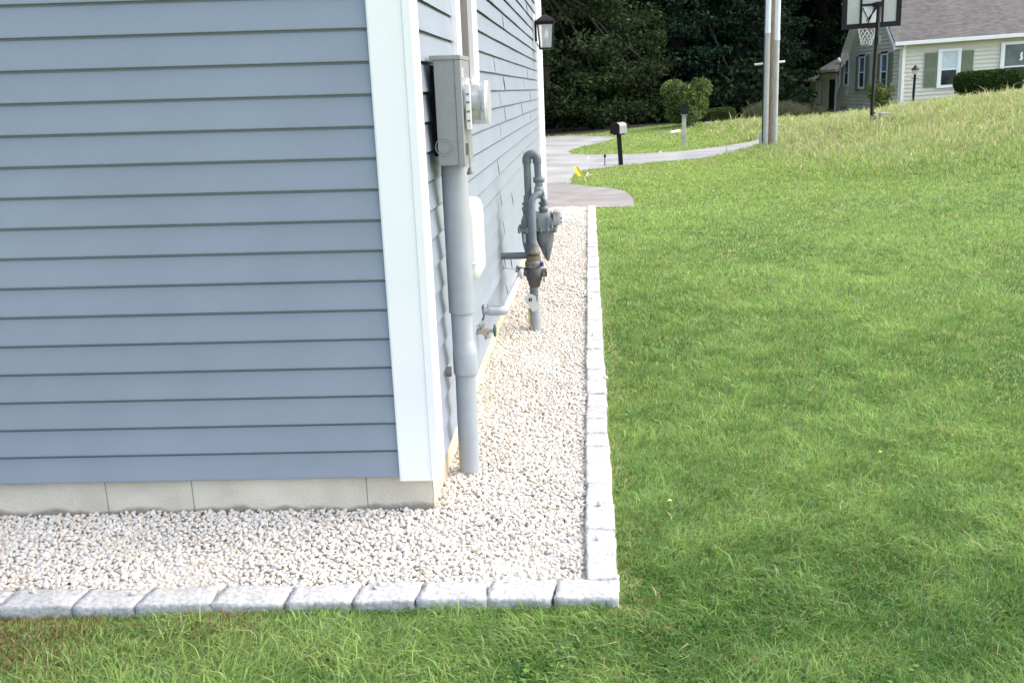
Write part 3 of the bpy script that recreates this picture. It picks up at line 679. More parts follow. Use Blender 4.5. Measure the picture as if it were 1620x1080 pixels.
mb.ring_loft([sq(.095, zR-.035), sq(.098, zR-.010)], 0, False); mb.ring_loft([sq(.082, zB-.018), sq(.082, zB)], 0, False); mb.tube([(cxL, ly, zR-.02), (cxL, ly, zR-.11)], .004, 6)
L_.part(mb, 'frame', m_black)
mb = MB(); mb.ring_loft([sq(.070, zB+.002), sq(.089, zR-.036)], 0, False, cap=False); L_.part(mb, 'glass', m_glass)
mb = MB(); zc = (zR+zB)/2; mb.tube([(cxL, ly, zB), (cxL, ly, zB+.06), (cxL, ly, zB+.10)], [.04, .022, .016], 12); L_.part(mb, 'socket', mat('socket', (.12, .12, .10), .6))
mb = MB(); mb.tube([(cxL, ly, zB+.10), (cxL, ly, zB+.14), (cxL, ly, zB+.19), (cxL, ly, zB+.22)], [.014, .028, .022, .006], 14); L_.part(mb, 'bulb', glass_mat('bulb_glass', (.9, .88, .8), .1, .7))

# ------------------------------------------------------------------ mailboxes
def mailbox(px, py_base, py_top, D, name_label, cat, post_m, box_m, side_m, w=.17, pole_w=.05, back=False, yaw=-.35, top_px=0, boxh=.21, blen=.48, tall=None):
    b = at(px, py_base, D); b.z = h1(b.x, b.y); t = Local('mailbox', tuple(b), name_label, 'mailbox')
    zt = at(px, py_top, D).z; zb = zt-boxh; lean = top_px
    mb = MB(); mb.box(b.x-pole_w, b.x+pole_w, b.y-pole_w, b.y+pole_w, b.z-.1, b.z+.001); v0 = []
    mb = MB(); q0 = [Vector((b.x+sx*pole_w, b.y+sy*pole_w, b.z-.15)) for sx, sy in ((-1,-1),(1,-1),(1,1),(-1,1))]; q1 = [Vector((b.x+lean+sx*pole_w, b.y+sy*pole_w, zb)) for sx, sy in ((-1,-1),(1,-1),(1,1),(-1,1))]
    mb.ring_loft([q0, q1], 0, False); t.part(mb, 'post', post_m, bevel=.006)
    Mr = Matrix.Translation(Vector((b.x+lean, b.y, zb))) @ Matrix.Rotation(yaw, 4, 'Z')
    prof = [(-w/2, 0), (w/2, 0), (w/2, boxh*.62)]+[(w/2*math.cos(a), boxh*.62+boxh*.38*math.sin(a)) for a in [math.pi*i/10 for i in range(1, 10)]]+[(-w/2, boxh*.62)]
    n = len(prof); y0, y1 = -blen/2, blen/2
    ra = [Mr @ Vector((x, y0, z)) for x, z in prof]; rb = [Mr @ Vector((x, y1, z)) for x, z in prof]
    mb = MB(); mb.add(ra+rb, [(i, (i+1) % n, n+(i+1) % n, n+i) for i in range(n)]+[tuple(range(n, 2*n))]); t.part(mb, 'box', side_m)
    mb = MB(); s_ = 1.05; rc_ = [Mr @ Vector((x*s_, y0-.012, z*s_-.004)) for x, z in prof]; rd = [Mr @ Vector((x*s_, y0+.014, z*s_-.004)) for x, z in prof]
    mb.add(rc_+rd, [(i, (i+1) % n, n+(i+1) % n, n+i) for i in range(n)]+[tuple(range(n))[::-1], tuple(range(n, 2*n))]); dr = t.part(mb, 'door', box_m)
    mb = MB(); mb.box(-.014, .014, y0-.022, y0-.012, boxh*.72, boxh*.86, 0, Mr); t.part(mb, 'latch', box_m, dr)
    mb = MB(); mb.box(-w*.4, w*.4, -blen*.3, blen*.3, -.03, -.001, 0, Mr); t.part(mb, 'bracket', post_m)
    return t
m_mbs = mat('lit_box_and_stake_grey', (.26, .26, .26), .4, var=.1)  # grey paints light on the black mailbox's top and side; plain colour on the stake
mailbox(983, 262, 193, 21.2, 'black mailbox on a black post at the near edge of the road', 'mailbox', m_black, m_black, m_mbs, w=.20, yaw=-.42, top_px=-.045, boxh=.225, pole_w=.048, blen=.42)
mailbox(1082, 230, 163.5, 26.4, 'dark arched mailbox on a weathered whitish post across the road', 'mailbox', m_wwood, m_black, m_black, w=.17, yaw=.05, boxh=.27, pole_w=.052, blen=.40)

# ------------------------------------------------------------------ marker flags
def flag(px, py, bx, by, m, w, h, label, group=None, tri=False):
    b = onz(bx, by, 0); b.z = h1(b.x, b.y); D = (b-Vector(C3)).dot(Vector(ray(900, 540)).normalized()); top = at(px, py, D); t = Local('marker_flag', tuple(b), label, 'flag', group)
    mb = MB(); mb.tube([b-Vector((0, 0, .05)), top], .004, 6); t.part(mb, 'wire', m_wht)
    d = (top-b).normalized(); n = 5; vs = []
    for i in range(n+1):
        u = i/n; y = .02*math.sin(u*5)
        vs += [top+Vector((w*u, y, -.0))-d*h*(u*.45 if tri else .0), top+Vector((w*u, y, 0))-d*h*(1-u*.45 if tri else 1)]
    fs = [(2*i, 2*i+2, 2*i+3, 2*i+1) for i in range(n)]; m2 = len(vs)
    mb = MB(); mb.add(vs+[v+Vector((0, .0015, 0)) for v in vs], fs+[tuple(m2+j for j in f)[::-1] for f in fs]); t.part(mb, 'cloth', m)
flag(915, 264, 931, 288, m_yel, -.11, .20, 'bright yellow marker flag leaning left at the driveway edge', tri=False)
flag(929, 272, 925, 281, m_yelw, .12, .12, 'pale yellow bent marker flag beside the bright yellow one', tri=True)
flag(932, 247, 932, 254, m_wht, -.03, .09, 'small white marker flag in the road near the black mailbox')
flag(1044, 238, 1044, 246, m_wht, .07, .09, 'small white marker flag right of the black mailbox beyond the lawn', tri=True)
b = onz(957, 263, 0); t = Local('marker_post', tuple(b), 'short slim dark topped marker post left of the black mailbox', 'marker post')
mb = MB(); D_ = 21.2; mb.tube([b-Vector((0, 0, .05)), b+Vector((0, 0, .18))], .016, 10); t.part(mb, 'stake', m_mbs)
mb = MB(); mb.tube([b+Vector((0, 0, .18)), b+Vector((.005, 0, .245))], [.026, .022], 10); t.part(mb, 'cap', m_black)

# ------------------------------------------------------------------ utility pole
pb = at(1216, 232, 23.6); pb.z = h1(pb.x, pb.y); D_ = 23.6
up = Local('utility_pole', tuple(pb), 'wooden utility pole with two pale conduits strapped to its front', 'utility pole')
pr = .165; 
mb = MB(); mb.tube([pb-Vector((0, 0, .3)), pb+Vector((0, 0, 9.5))], [pr, pr*.75], 20); up.part(mb, 'pole', m_wood)
m_cpale = mat('pale_conduit', (.42, .43, .40), .5, var=.08); m_cwht = mat('white_conduit', (.72, .75, .78), .45, var=.03)
for px_, py_, lab in ((1209.3, 47, 0), (1223.6, 58, 1)):
    base = at(px_, 232, 23.3); base.y -= .14; zz = at(px_, py_, 23.3).z
    mb = MB(); mb.tube([(base.x, base.y, pb.z-.2), (base.x+.005, base.y, zz)], .056, 16); up.part(mb, 'conduit', m_cpale)
    mb = MB(); mb.tube([(base.x+.005, base.y, zz-.12), (base.x+.005, base.y, zz)], .064, 16); up.part(mb, 'coupling', m_cwht)
    mb = MB(); mb.tube([(base.x+.005, base.y, zz), (base.x+.02, base.y, 5.5)], .059, 16); up.part(mb, 'conduit', m_cwht)
a_, b_ = at(1195, 102.5, 23.2), at(1243, 97.5, 23.2)
mb = MB(); mb.tube([a_+Vector((0, .1, 0)), b_+Vector((0, .1, 0))], .026, 4, smooth=False); up.part(mb, 'standoff_bracket', m_cwht)
mb = MB(); c_ = at(1216, 103, 23.1); mb.box(c_.x-.05, c_.x+.05, c_.y+.03, c_.y+.16, c_.z-.07, c_.z+.07); mb.tube([c_+Vector((0, -.0, .01)), c_+Vector((0, .05, .01))], .02, 8, 1); up.part(mb, 'clamp', [m_cpale, m_black], bevel=.004)
for px_ in (1203, 1228.5):
    q = at(px_, 222, 23.5); mb = MB(); mb.box(q.x-.035, q.x+.025, q.y-.06, q.y+.02, pb.z-.1, pb.z+.34); up.part(mb, 'ground_guard', mat('guard', (.40, .45, .46), .6), bevel=.01)
mb = MB(); mb.tube([(pb.x-.168, pb.y-.03, pb.z), (pb.x-.163, pb.y-.03, pb.z+6)], .009, 6); up.part(mb, 'ground_wire', m_black)

# ------------------------------------------------------------------ basketball hoop
Dh = 24.0; hb = at(1378, 192, Dh); hb.z = h1(hb.x, hb.y)
bk = Local('basketball_hoop', tuple(hb), 'black basketball hoop on a pole seen from behind on the grassy rise', 'basketball hoop')
ht = ony(1391, 6, hb.y)
mb = MB(); mb.tube([hb-Vector((0, 0, .3)), hb+(ht-hb)*.42], .045, 4, smooth=False); mb.tube([hb+(ht-hb)*.40, ht], .052, 4, smooth=False); bk.part(mb, 'pole', m_black)
mb = MB(); mb.tube([hb+Vector((.02, 0, .28)), hb+Vector((.17, .02, .08))], .012, 6); bk.part(mb, 'brace', m_black)
mb = MB(); g_ = hb+(ht-hb)*.70; mb.box(g_.x+.02, g_.x+.075, g_.y-.06, g_.y+.05, g_.z-.09, g_.z+.09); bk.part(mb, 'height_crank', m_gas, bevel=.01)
yb_ = hb.y+.35; Bk = lambda px, py: ony(px, py, yb_)
c00, c10 = Bk(1331.5, 48), Bk(1425, 41); bw = (c10-c00).length; ux = (c10-c00).normalized(); uz = Vector((0, 0, 1)); bh = bw*.60; uy = Vector((0, 1, 0))
def bpart(u0, u1, v0, v1, d0, d1):
    mb = MB(); mb.v = []; P = lambda u, v, d: c00+ux*u*bw+uz*v*bh+uy*d
    mb.add([P(u0,v0,d0),P(u1,v0,d0),P(u1,v0,d1),P(u0,v0,d1),P(u0,v1,d0),P(u1,v1,d0),P(u1,v1,d1),P(u0,v1,d1)], [(0,3,2,1),(4,5,6,7),(0,1,5,4),(1,2,6,5),(2,3,7,6),(3,0,4,7)])
    return mb
def merge(*mbs):
    o = MB()
    for m in mbs: 
        b = len(o.v); o.v += m.v; o.f += [tuple(b+i for i in f) for f in m.f]; o.m += m.m; o.s += m.s
    return o
fb = .085
board = merge(bpart(0, 1, 0, .14, 0, .05), bpart(0, 1, .9, 1, 0, .05), bpart(0, fb, .14, .9, 0, .05), bpart(1-fb, 1, .14, .9, 0, .05),
    bpart(.30, .335, .14, .9, -.01, .04), bpart(.665, .70, .14, .9, -.01, .04), bpart(.335, .665, .60, .66, -.008, .04))
bk.part(board, 'backboard_frame', m_black)
bk.part(bpart(fb, 1-fb, .14, .9, .015, .028), 'backboard_panel', mat('acrylic', (.42, .43, .40), .3, var=.04))
bk.part(bpart(.335, .665, .14, .60, .012, .0145), 'target_square', m_wht)
pp = lambda u, v, d: c00+ux*u*bw+uz*v*bh+uy*d
mb = MB(); mb.tube([ht+Vector((0, 0, -.02)), pp(.33, .14, 0)+Vector((.12, 0, .05))], .016, 6); mb.tube([ht+Vector((-.06, 0, 0)), pp(.52, .10, 0)+Vector((-.12, 0, 0))], .018, 6); mb.tube([ht+Vector((.05, 0, 0)), pp(.68, .5, 0)], .018, 6); mb.tube([pp(.34, .56, -.01), pp(.44, .25, -.01)], .012, 6)
mb.box(ht.x-.06, ht.x+.06, ht.y-.05, ht.y+.33, ht.z-.06, ht.z+.04); bk.part(mb, 'support_arm', m_black)
rc2 = pp(.49, .05, .05)+Vector((0, .26, 0))
mb = MB(); mb.tube(arc(rc2, (1, 0, 0), (0, 1, 0), .225, 0, 2*math.pi, 28), .009, 8, cap=False); mb.box(rc2.x-.07, rc2.x+.07, yb_+.04, yb_+.10, rc2.z-.05, rc2.z+.01); bk.part(mb, 'rim', mat('rim_orange', (.35, .06, .02), .5))
mb = MB(); N = 12
for i in range(N):
    for s in (-1, 1):
        pts = []
        for k in range(7):
            t = k/6; a = 2*math.pi*(i+s*k*.5)/N; r_ = .22*(1-t*.45); pts.append(rc2+Vector((r_*math.cos(a), r_*math.sin(a), -.02-t*.40)))
        mb.tube(pts, .0045, 4, cap=False)
bk.part(mb, 'net', m_wht)

# concrete block and stone at the foot of the hoop
q = at(1400, 186, 23.6); z_ = h1(q.x, q.y)
t = Local('concrete_block', (q.x, q.y, z_), 'tan concrete block standing in the tall grass beside the hoop pole', 'block')
mb = MB(); mb.box(q.x-.13, q.x+.11, q.y-.1, q.y+.1, z_-.05, at(1400, 179.5, 23.6).z+.02); t.part(mb, 'block', m_cinder, bevel=.01)
def rock(name, x, y, z, sx, sy, sz, label, group, seed, m=m_stone):
    V0, F0 = ico(3); r_ = np.random.default_rng(seed); v = V0.copy()
    for _ in range(10):
        d = r_.normal(size=3); d /= np.linalg.norm(d); c = r_.uniform(.6, .9); tt = v @ d; v = v-np.outer(np.maximum(tt-c, 0), d)*.9
    v = v*np.array([sx, sy, sz]); me = np_mesh(name, v, F0, m, smooth=True)
    o = link(name, me); o.location = (x, y, z); return tag(o, label, 'stone', group)
q = at(1385, 190, 23.6); rock('stone', q.x, q.y, h1(q.x, q.y)+.10, .085, .08, .10, 'rounded pale stone between the hoop pole and the concrete block', None, 5)

# ------------------------------------------------------------------ far house
FH = Local('beige_house', (12.6, 35.5, .4), 'beige sided house with grey roof and sage shutters on the right', 'house')
X0, Y0, Y1 = 12.38, 35.55, 43.1; zbase = 0.0; ze = 2.93
sl = -.12; tz = .040
def fp(u, z, d=0):   # facade frame: u metres right of the near corner, d metres proud of the wall
    x = X0+u; return Vector((x+sl*0-d*.12, Y0+sl*u-d, z+tz*u))
def fq(mb, u0, u1, z0, z1, d0, d1, mi=0):
    P = [fp(u0, z0, d1), fp(u1, z0, d1), fp(u1, z0, d0), fp(u0, z0, d0), fp(u0, z1, d1), fp(u1, z1, d1), fp(u1, z1, d0), fp(u0, z1, d0)]
    mb.add(P, [(0,1,5,4),(1,2,6,5),(2,3,7,6),(3,0,4,7),(4,5,6,7),(3,2,1,0)], mi)
def gq(mb, y0, y1, z0, z1, d0, d1, x=None, mi=0):      # gable-side boxes, proud towards -x
    x = X0 if x is None else x; mb.box(x-d1, x-d0, y0, y1, z0, z1, mi)
C2H = .145
mb = MB(); k = 0; z = .25
while z < ze-.02:
    z1 = min(z+C2H, ze); a0, a1, b0, b1 = fp(0, z, .040), fp(8.5, z, .040), fp(0, z1, .006), fp(8.5, z1, .006)
    mb.quad(a0, a1, b1, b0); mb.quad(fp(0, z, .006), fp(8.5, z, .006), a1, a0); z += C2H
fq(mb, 0, 8.5, 0, ze, -.2, .0)
FH.part(mb, 'front_wall', m_beige)
yr = (Y0+Y1)/2+.1; zr = 5.6
mb = MB(); z = .05
def half(zz):   # extents of the gable at height zz
    if zz <= ze: return Y0, Y1
    t = (zz-ze)/(zr-ze); return Y0+(yr-Y0)*t, Y1-(Y1-yr)*t
while z < zr-.1:
    z1 = min(z+C2H, zr); a = half(z); b = half(z1)
    mb.quad((X0-.040, a[1], z), (X0-.040, a[0], z), (X0-.006, b[0], z1), (X0-.006, b[1], z1)); mb.quad((X0-.006, a[1], z), (X0-.006, a[0], z), (X0-.040, a[0], z), (X0-.040, a[1], z)); z += C2H
mb.box(X0-.004, X0+.2, Y0+.02, Y1, -.1, ze)
FH.part(mb, 'gable_wall', m_beige)
# corner boards
mb = MB(); fq(mb, -.02, .13, .2, ze, .0, .034); gq(mb, Y0-.03, Y0+.12, .1, ze, .0, .034); FH.part(mb, 'corner_board', m_beige)
# roof
ev = .28
def rp(u, t):  # roof surface point: u along, t 0 eave..1 ridge
    a = fp(u, ze+.02, ev*(1-t)); y = a.y*(1-t)+t*(yr+sl*u*.0); zz = (ze+.02-.18*(1-t)+tz*u)*(1-t)+t*(zr+tz*u*.6); return Vector((X0+u, y, zz+.18*(1-t)))
roofm = MB(); U = [-.30, 2, 4, 6, 8.8]; 
for i in range(4):
    roofm.quad(rp(U[i], 0), rp(U[i+1], 0), rp(U[i+1], 1), rp(U[i], 1))
    a, b = rp(U[i], 1), rp(U[i+1], 1); c, d = Vector((X0+U[i+1], Y1+ev, ze+.05)), Vector((X0+U[i], Y1+ev, ze+.05)); roofm.quad(a, b, c, d)
    roofm.quad(rp(U[i], 0)-Vector((0, 0, .06)), rp(U[i], 1)-Vector((0, 0, .06)), rp(U[i+1], 1)-Vector((0, 0, .06)), rp(U[i+1], 0)-Vector((0, 0, .06)))
FH.part(roofm, 'roof', m_roof)
mb = MB(); a, b = rp(-.32, 0), rp(8.8, 0)
for (dy0, dy1, dz0, dz1) in ((-.11, .015, -.125, .005),):
    P = [a+Vector((0, dy0, dz0)), b+Vector((0, dy0, dz0)), b+Vector((0, dy1, dz0)), a+Vector((0, dy1, dz0)), a+Vector((0, dy0, dz1)), b+Vector((0, dy0, dz1)), b+Vector((0, dy1, dz1)), a+Vector((0, dy1, dz1))]
    mb.add(P, [(0,1,5,4),(1,2,6,5),(2,3,7,6),(3,0,4,7),(4,5,6,7),(3,2,1,0)])
FH.part(mb, 'gutter', m_trim, bevel=.01)
# rake boards on the gable
mb = MB()
for (ya, za, yb2, zb2) in ((Y0-.25, ze-.12, yr, zr+.06), (Y1+.25, ze-.14, yr, zr+.06)):
    P = []
    for x in (X0-.33, X0-.29): P += [Vector((x, ya, za)), Vector((x, yb2, zb2)), Vector((x, yb2, zb2-.16)), Vector((x, ya, za-.14))]
    mb.add(P, [(0,1,2,3),(7,6,5,4),(0,4,5,1),(1,5,6,2),(2,6,7,3),(3,7,4,0)])
    P = [Vector((X0-.30, ya, za-.10)), Vector((X0-.30, yb2, zb2-.12)), Vector((X0, yb2, zb2-.12)), Vector((X0, ya, za-.10))]; mb.add(P, [(0,1,2,3)])
FH.part(mb, 'rake_board', m_trim)
mb = MB(); a = fp(.10, 0, .07)
mb.box(a.x-.055, a.x+.055, a.y-.04, a.y+.04, .35, ze-.22); mb.tube([(a.x, a.y, ze-.20), (a.x, a.y-.12, ze-.10), (a.x, a.y-.2, ze-.08)], .05, 8); FH.part(mb, 'downspout', m_trim, bevel=.01)
# ridge dormer sill bit at the top
dm = at(1550, -1, 39.5); 
mb = MB(); mb.box(dm.x-.45, dm.x+.35, dm.y-.05, dm.y+1.2, dm.z-.02, dm.z+.6); FH.part(mb, 'dormer', m_trim)
def fwin(u0, u1, z0, z1, shutters=True, name='window', picture=False):
    mb = MB(); t = .10
    fq(mb, u0, u1, z1-t, z1, .0, .095); fq(mb, u0, u1, z0, z0+t, .0, .10); fq(mb, u0, u0+t, z0+t, z1-t, .0, .095); fq(mb, u1-t, u1, z0+t, z1-t, .0, .095)
    fq(mb, u0+t, u0+t+.045, z0+t, z1-t, .0, .075); fq(mb, u1-t-.045, u1-t, z0+t, z1-t, .0, .075)
    zm = z0+(z1-z0)*(.47 if not picture else .40); fq(mb, u0+t+.045, u1-t-.045, zm-.025, zm+.025, .0, .085)
    w = FH.part(mb, name, m_trim)
    mb = MB(); fq(mb, u0+t+.045, u1-t-.045, z0+t, zm-.025, .0, .060); FH.part(mb, 'lower_pane', m_dglass, w)
    mb = MB(); fq(mb, u0+t+.045, u1-t-.045, zm+.025, z1-t, .0, .056); FH.part(mb, 'upper_pane', m_shade if not picture else m_screen, w)
    if picture:
        mb = MB(); c = fp(u0+(u1-u0)*.38, zm+.35, .075)
        pts = [(0, .16), (.05, .12), (.03, .02), (.07, -.08), (.0, -.16), (-.07, -.14), (-.02, -.05), (-.05, .03), (-.03, .12)]
        n = len(pts); vs = [c+Vector((p[0], 0, p[1])) for p in pts]+[c+Vector((p[0], .004, p[1])) for p in pts]
        mb.add(vs, [tuple(range(n))[::-1], tuple(range(n, 2*n))]+[(i, (i+1) % n, n+(i+1) % n, n+i) for i in range(n)]); FH.part(mb, 'window_ornament', m_wht, w)
    if shutters:
        for s0, s1 in ((u0-.46, u0-.03), (u1+.03, u1+.44)):
            mb = MB(); fq(mb, s0, s1, z0+.06, z1-.10, .012, .075); 
            sh = FH.part(mb, 'shutter', m_shut); mb = MB()
            zz = z0+.12
            while zz < z1-.2:
                if abs(zz-(z0+(z1-z0)*.5)) > .05: fq(mb, s0+.05, s1-.05, zz, zz+.022, .075, .086)
                zz += .045
            FH.part(mb, 'louvre_panel', m_shut, sh)
def u_of(px, py=100):   # facade u coordinate of a pixel column
    r = ray(px, py); # solve (C+rt) on the plane y = Y0+sl*(x-X0)
    t = (Y0+sl*(C3[0]-X0)-C3[1])/(r[1]-sl*r[0]); p = C3+r*t; return p[0]-X0, p[2]-tz*(p[0]-X0)
ua, za = u_of(1480.5, 140); ub, zb3 = u_of(1521, 76)
fwin(ua, ub, za, zb3)
ua, za = u_of(1579, 133); _, zb4 = u_of(1579, 68)
fwin(ua, ua+1.9, za, zb4, False, picture=True)
# gable windows
def gy_of(px, py, x): r = ray(px, py); t = (x-C3[0])/r[0]; p = C3+r*t; return p[1], p[2]
def gwin(x, ya, yb, z0, z1, shut=True, glass=(m_bglass, m_dglass), topper=True):
    mb = MB(); t = .09; gq(mb, ya, yb, z1-t, z1, 0, .085, x); gq(mb, ya, yb, z0, z0+t, 0, .09, x); gq(mb, ya, ya+t+.03, z0+t, z1-t, 0, .085, x); gq(mb, yb-t-.03, yb, z0+t, z1-t, 0, .085, x)
    zm = (z0+z1)/2; gq(mb, ya+t, yb-t, zm-.025, zm+.025, 0, .08, x); w = FH.part(mb, 'window', m_trim)
    mb = MB(); gq(mb, ya+t, yb-t, zm+.025, z1-t, 0, .060, x); FH.part(mb, 'upper_pane', glass[0], w)
    mb = MB(); gq(mb, ya+t, yb-t, z0+t, zm-.025, 0, .058, x); FH.part(mb, 'lower_pane', glass[1], w)
    if shut:
        for s0, s1 in ((ya-.48, ya-.02), (yb+.02, yb+.5)): mb = MB(); gq(mb, s0, s1, z0-.08, z1-.02, .01, .075, x); FH.part(mb, 'shutter', m_shut)
    if topper:
        mb = MB()
        for i in range(5): mb.box(x-.105, x-.09, ya+.02+(yb-ya-.04)*i/5, ya+.02+(yb-ya-.04)*(i+.7)/5, z1-.02-.02*(i % 2), z1+.05); 
        mb.box(x-.09, x-.085, ya, yb, z1+.01, z1+.04)
        FH.part(mb, 'window_valance', m_black, w)
for pa, pb2, pt, pbm in ((1395.5, 1407, 84.5, 135), (1361, 1371, 89, 133)):
    yn, _ = gy_of(pb2, 100, X0-.03); yf, _ = gy_of(pa, 100, X0-.03); _, z1_ = gy_of(pa, pt, X0-.03); _, z0_ = gy_of(pa, pbm+8, X0-.03)
    gwin(X0-.02, yn, yf, z0_, z1_)
# rear wings (lower, further back)
def wing(y0, y1, x, zs, ztop_e, ridge_x, ridge_z, name):
    mb = MB(); z = -.1
    while z < ztop_e-.02:
        z1 = min(z+C2H, ztop_e); mb.quad((x-.036, y1, z), (x-.036, y0, z), (x-.006, y0, z1), (x-.006, y1, z1)); mb.quad((x-.006, y1, z), (x-.006, y0, z), (x-.036, y0, z), (x-.036, y1, z)); z += C2H
    mb.box(x-.004, x+.2, y0, y1, -.1, ztop_e); mb.add([(x, y1, ztop_e), (ridge_x, y1, ridge_z), (ridge_x, y1, -.1), (x, y1, -.1)], [(0, 1, 2, 3)])
    mb.add([(x, y0, ztop_e), (ridge_x, y0, ridge_z), (ridge_x, y0, -.1), (x, y0, -.1)], [(3, 2, 1, 0)])
    FH.part(mb, name+'_wall', m_beige)
    mb = MB(); mb.add([(x-.22, y0-.02, ztop_e-.1), (x-.22, y1+.15, ztop_e-.1), (ridge_x, y1+.15, ridge_z), (ridge_x, y0-.02, ridge_z)], [(0, 3, 2, 1)]); mb.add([(x-.22, y0-.02, ztop_e-.16), (x-.22, y1+.15, ztop_e-.16), (ridge_x, y1+.15, ridge_z-.06), (ridge_x, y0-.02, ridge_z-.06)], [(0, 1, 2, 3), (1, 1, 2, 2)][:1])
    FH.part(mb, name+'_roof', m_roof)
    mb = MB(); mb.box(x-.34, x-.22, y0-.02, y1+.15, ztop_e-.2, ztop_e-.08); FH.part(mb, name+'_gutter', m_trim)
xw = X0+.05
yA2, zA2 = gy_of(1331, 95, xw-.1)
wing(Y1+.02, yA2, xw, 0, zA2-.02, 16.0, 4.9, 'middle_wing')
yB2, zB2 = gy_of(1297, 110, xw); wing(yA2+.02, yB2, xw+.02, 0, gy_of(1310, 108, xw)[1], 16.5, 4.4, 'porch_wing')
yC2, zC2 = gy_of(1281, 123, xw); wing(yB2+.02, yC2, xw+.04, 0, zC2, 16.5, 3.6, 'low_wing')
# wing window, doorway, far door
yn, z1_ = gy_of(1345.5, 94, xw-.03); yf, _ = gy_of(1338, 94, xw-.03); z0_ = gy_of(1341, 137, xw-.03)[1]
gwin(xw-.02, yn, yf, z0_, z1_, False, (m_bglass, m_dglass), False)
mb = MB(); gq(mb, yn+.25, yf-.25, z0_-.42, z0_-.001, 0, .05, xw-.02); FH.part(mb, 'window_box_bracket', m_trim)
yn, zt2 = gy_of(1325, 116, xw-.03); yf, _ = gy_of(1303, 116, xw-.03); z0_ = gy_of(1315, 173, xw)[1]
mb = MB(); gq(mb, yn, yn+.14, z0_, zt2-.28, 0, .09, xw); gq(mb, yf-1.3, yf, z0_, zt2-.28, 0, .06, xw); gq(mb, yn, yf, zt2-.28, zt2, 0, .09, xw); df = FH.part(mb, 'door_frame', m_trim)
mb = MB(); gq(mb, yn+.141, yf-1.301, z0_, zt2-.281, .02, .035, xw); FH.part(mb, 'doorway_shade_panel', m_dark, df)  # black panel paints the shade inside the doorway
yn, zt2 = gy_of(1297.5, 128, xw-.03); yf, _ = gy_of(1291, 128, xw-.03); z0_ = gy_of(1294, 164, xw)[1]
mb = MB(); gq(mb, yn, yn+.25, z0_, zt2, 0, .08, xw+.02); gq(mb, yf-.25, yf, z0_, zt2, 0, .08, xw+.02); gq(mb, yn+.25, yf-.25, zt2-.15, zt2, 0, .08, xw+.02); gq(mb, yn+.25, yf-.25, z0_, z0_+.15, 0, .08, xw+.02); d_ = FH.part(mb, 'far_window', m_trim)
mb = MB(); gq(mb, yn+.25, yf-.25, z0_+.15, zt2-.15, 0, .04, xw+.02); FH.part(mb, 'pane', m_shade, d_)
# downspout with offset on the middle wing
pts = [ony(1330, 91, yA2-.1), ony(1333, 98, yA2-.1), ony(1333, 134, yA2-.1)]
mb = MB(); xo = xw-.12; e0 = gy_of(1330, 92, xo); e1 = gy_of(1332, 133, xo); e2 = gy_of(1322, 148, xo)
mb.tube([(xo-.1, e0[0], e0[1]), (xo, e0[0], e0[1]-.2), (xo, e0[0], e1[1]), (xo, e2[0], e2[1]), (xo, e2[0], h1(xo, e2[0]))], .05, 8); FH.part(mb, 'downspout', m_trim)
# cellar vent
yn, z1_ = gy_of(1345, 167.5, xw-.03); yf, _ = gy_of(1330, 167.5, xw-.03); mb = MB(); gq(mb, yn, yf, z1_-.25, z1_, .0, .03, xw-.0); FH.part(mb, 'cellar_vent', mat('vent_grey', (.33, .33, .32), .8))
# concrete step
q = at(1330, 177, 44); 

# lamp post in front of the far house
lb = at(1443.5, 168, 33.5); lb.z = h1(lb.x, lb.y)
lp_ = Local('lamp_post', tuple(lb), 'slim black garden lamp post in front of the beige house', 'lamp post')
D_ = 33.5; zz = lambda py: at(1445, py, D_).z
dx = .03
mb = MB(); mb.tube([lb-Vector((0, 0, .1)), (lb.x+dx, lb.y, zz(118))], .042, 10); mb.tube([(lb.x+dx-.13, lb.y, zz(124.5)), (lb.x+dx+.13, lb.y, zz(124.5))], .012, 6); lp_.part(mb, 'post', m_black)
mb = MB(); mb.tube([(lb.x+dx, lb.y, zz(118.5)), (lb.x+dx, lb.y, zz(116)), (lb.x+dx, lb.y, zz(111))], [.05, .085, .115], 8, smooth=False); lp_.part(mb, 'glass', glass_mat('lamp_glass', (.7, .7, .68), .2, .7))
mb = MB(); mb.tube([(lb.x+dx, lb.y, zz(111.2)), (lb.x+dx, lb.y, zz(110.8)), (lb.x+dx, lb.y, zz(107)), (lb.x+dx, lb.y, zz(103.5))], [.15, .15, .07, .015], 8, smooth=False); lp_.part(mb, 'cap', m_black)

# ------------------------------------------------------------------ foliage tools
def leaf_quads(C, size, col, flat=.0, aspect=.55, droop=0.):
    """diamond leaves at centres C (n,3) with per-leaf size (n) and colour (n,3)"""
    n = len(C); a = rng.uniform(0, 2*np.pi, n); el = rng.normal(0, 1, n)*(1-flat)*.9-droop
    u = np.c_[np.cos(a)*np.cos(el), np.sin(a)*np.cos(el), np.sin(el)]
    r = rng.normal(size=(n, 3)); r[:, 2] += flat*3; w_ = np.cross(u, r); w_ /= np.linalg.norm(w_, axis=1)[:, None]+1e-9
    s = size[:, None]
    V = np.stack([C-u*s, C+w_*s*aspect, C+u*s, C-w_*s*aspect], 1).reshape(-1, 3)
    Fc = np.arange(4*n).reshape(n, 4); return V, Fc, np.repeat(col, 4, 0)
def crown_pts(centres, radii, per, flatz=.6):
    P = []
    for c, r in zip(centres, radii):
        d = rng.normal(size=(per, 3)); d /= np.linalg.norm(d, axis=1)[:, None]; rr = r*rng.uniform(.25, 1, per)**.6
        p = d*rr[:, None]; p[:, 2] *= flatz; P.append(p+c)
    return np.concatenate(P)
def blend(n, cols, wts):
    cols = np.array(cols); k = rng.choice(len(cols), n, p=np.array(wts)/sum(wts)); return cols[k]*rng.uniform(.75, 1.25, (n, 1))

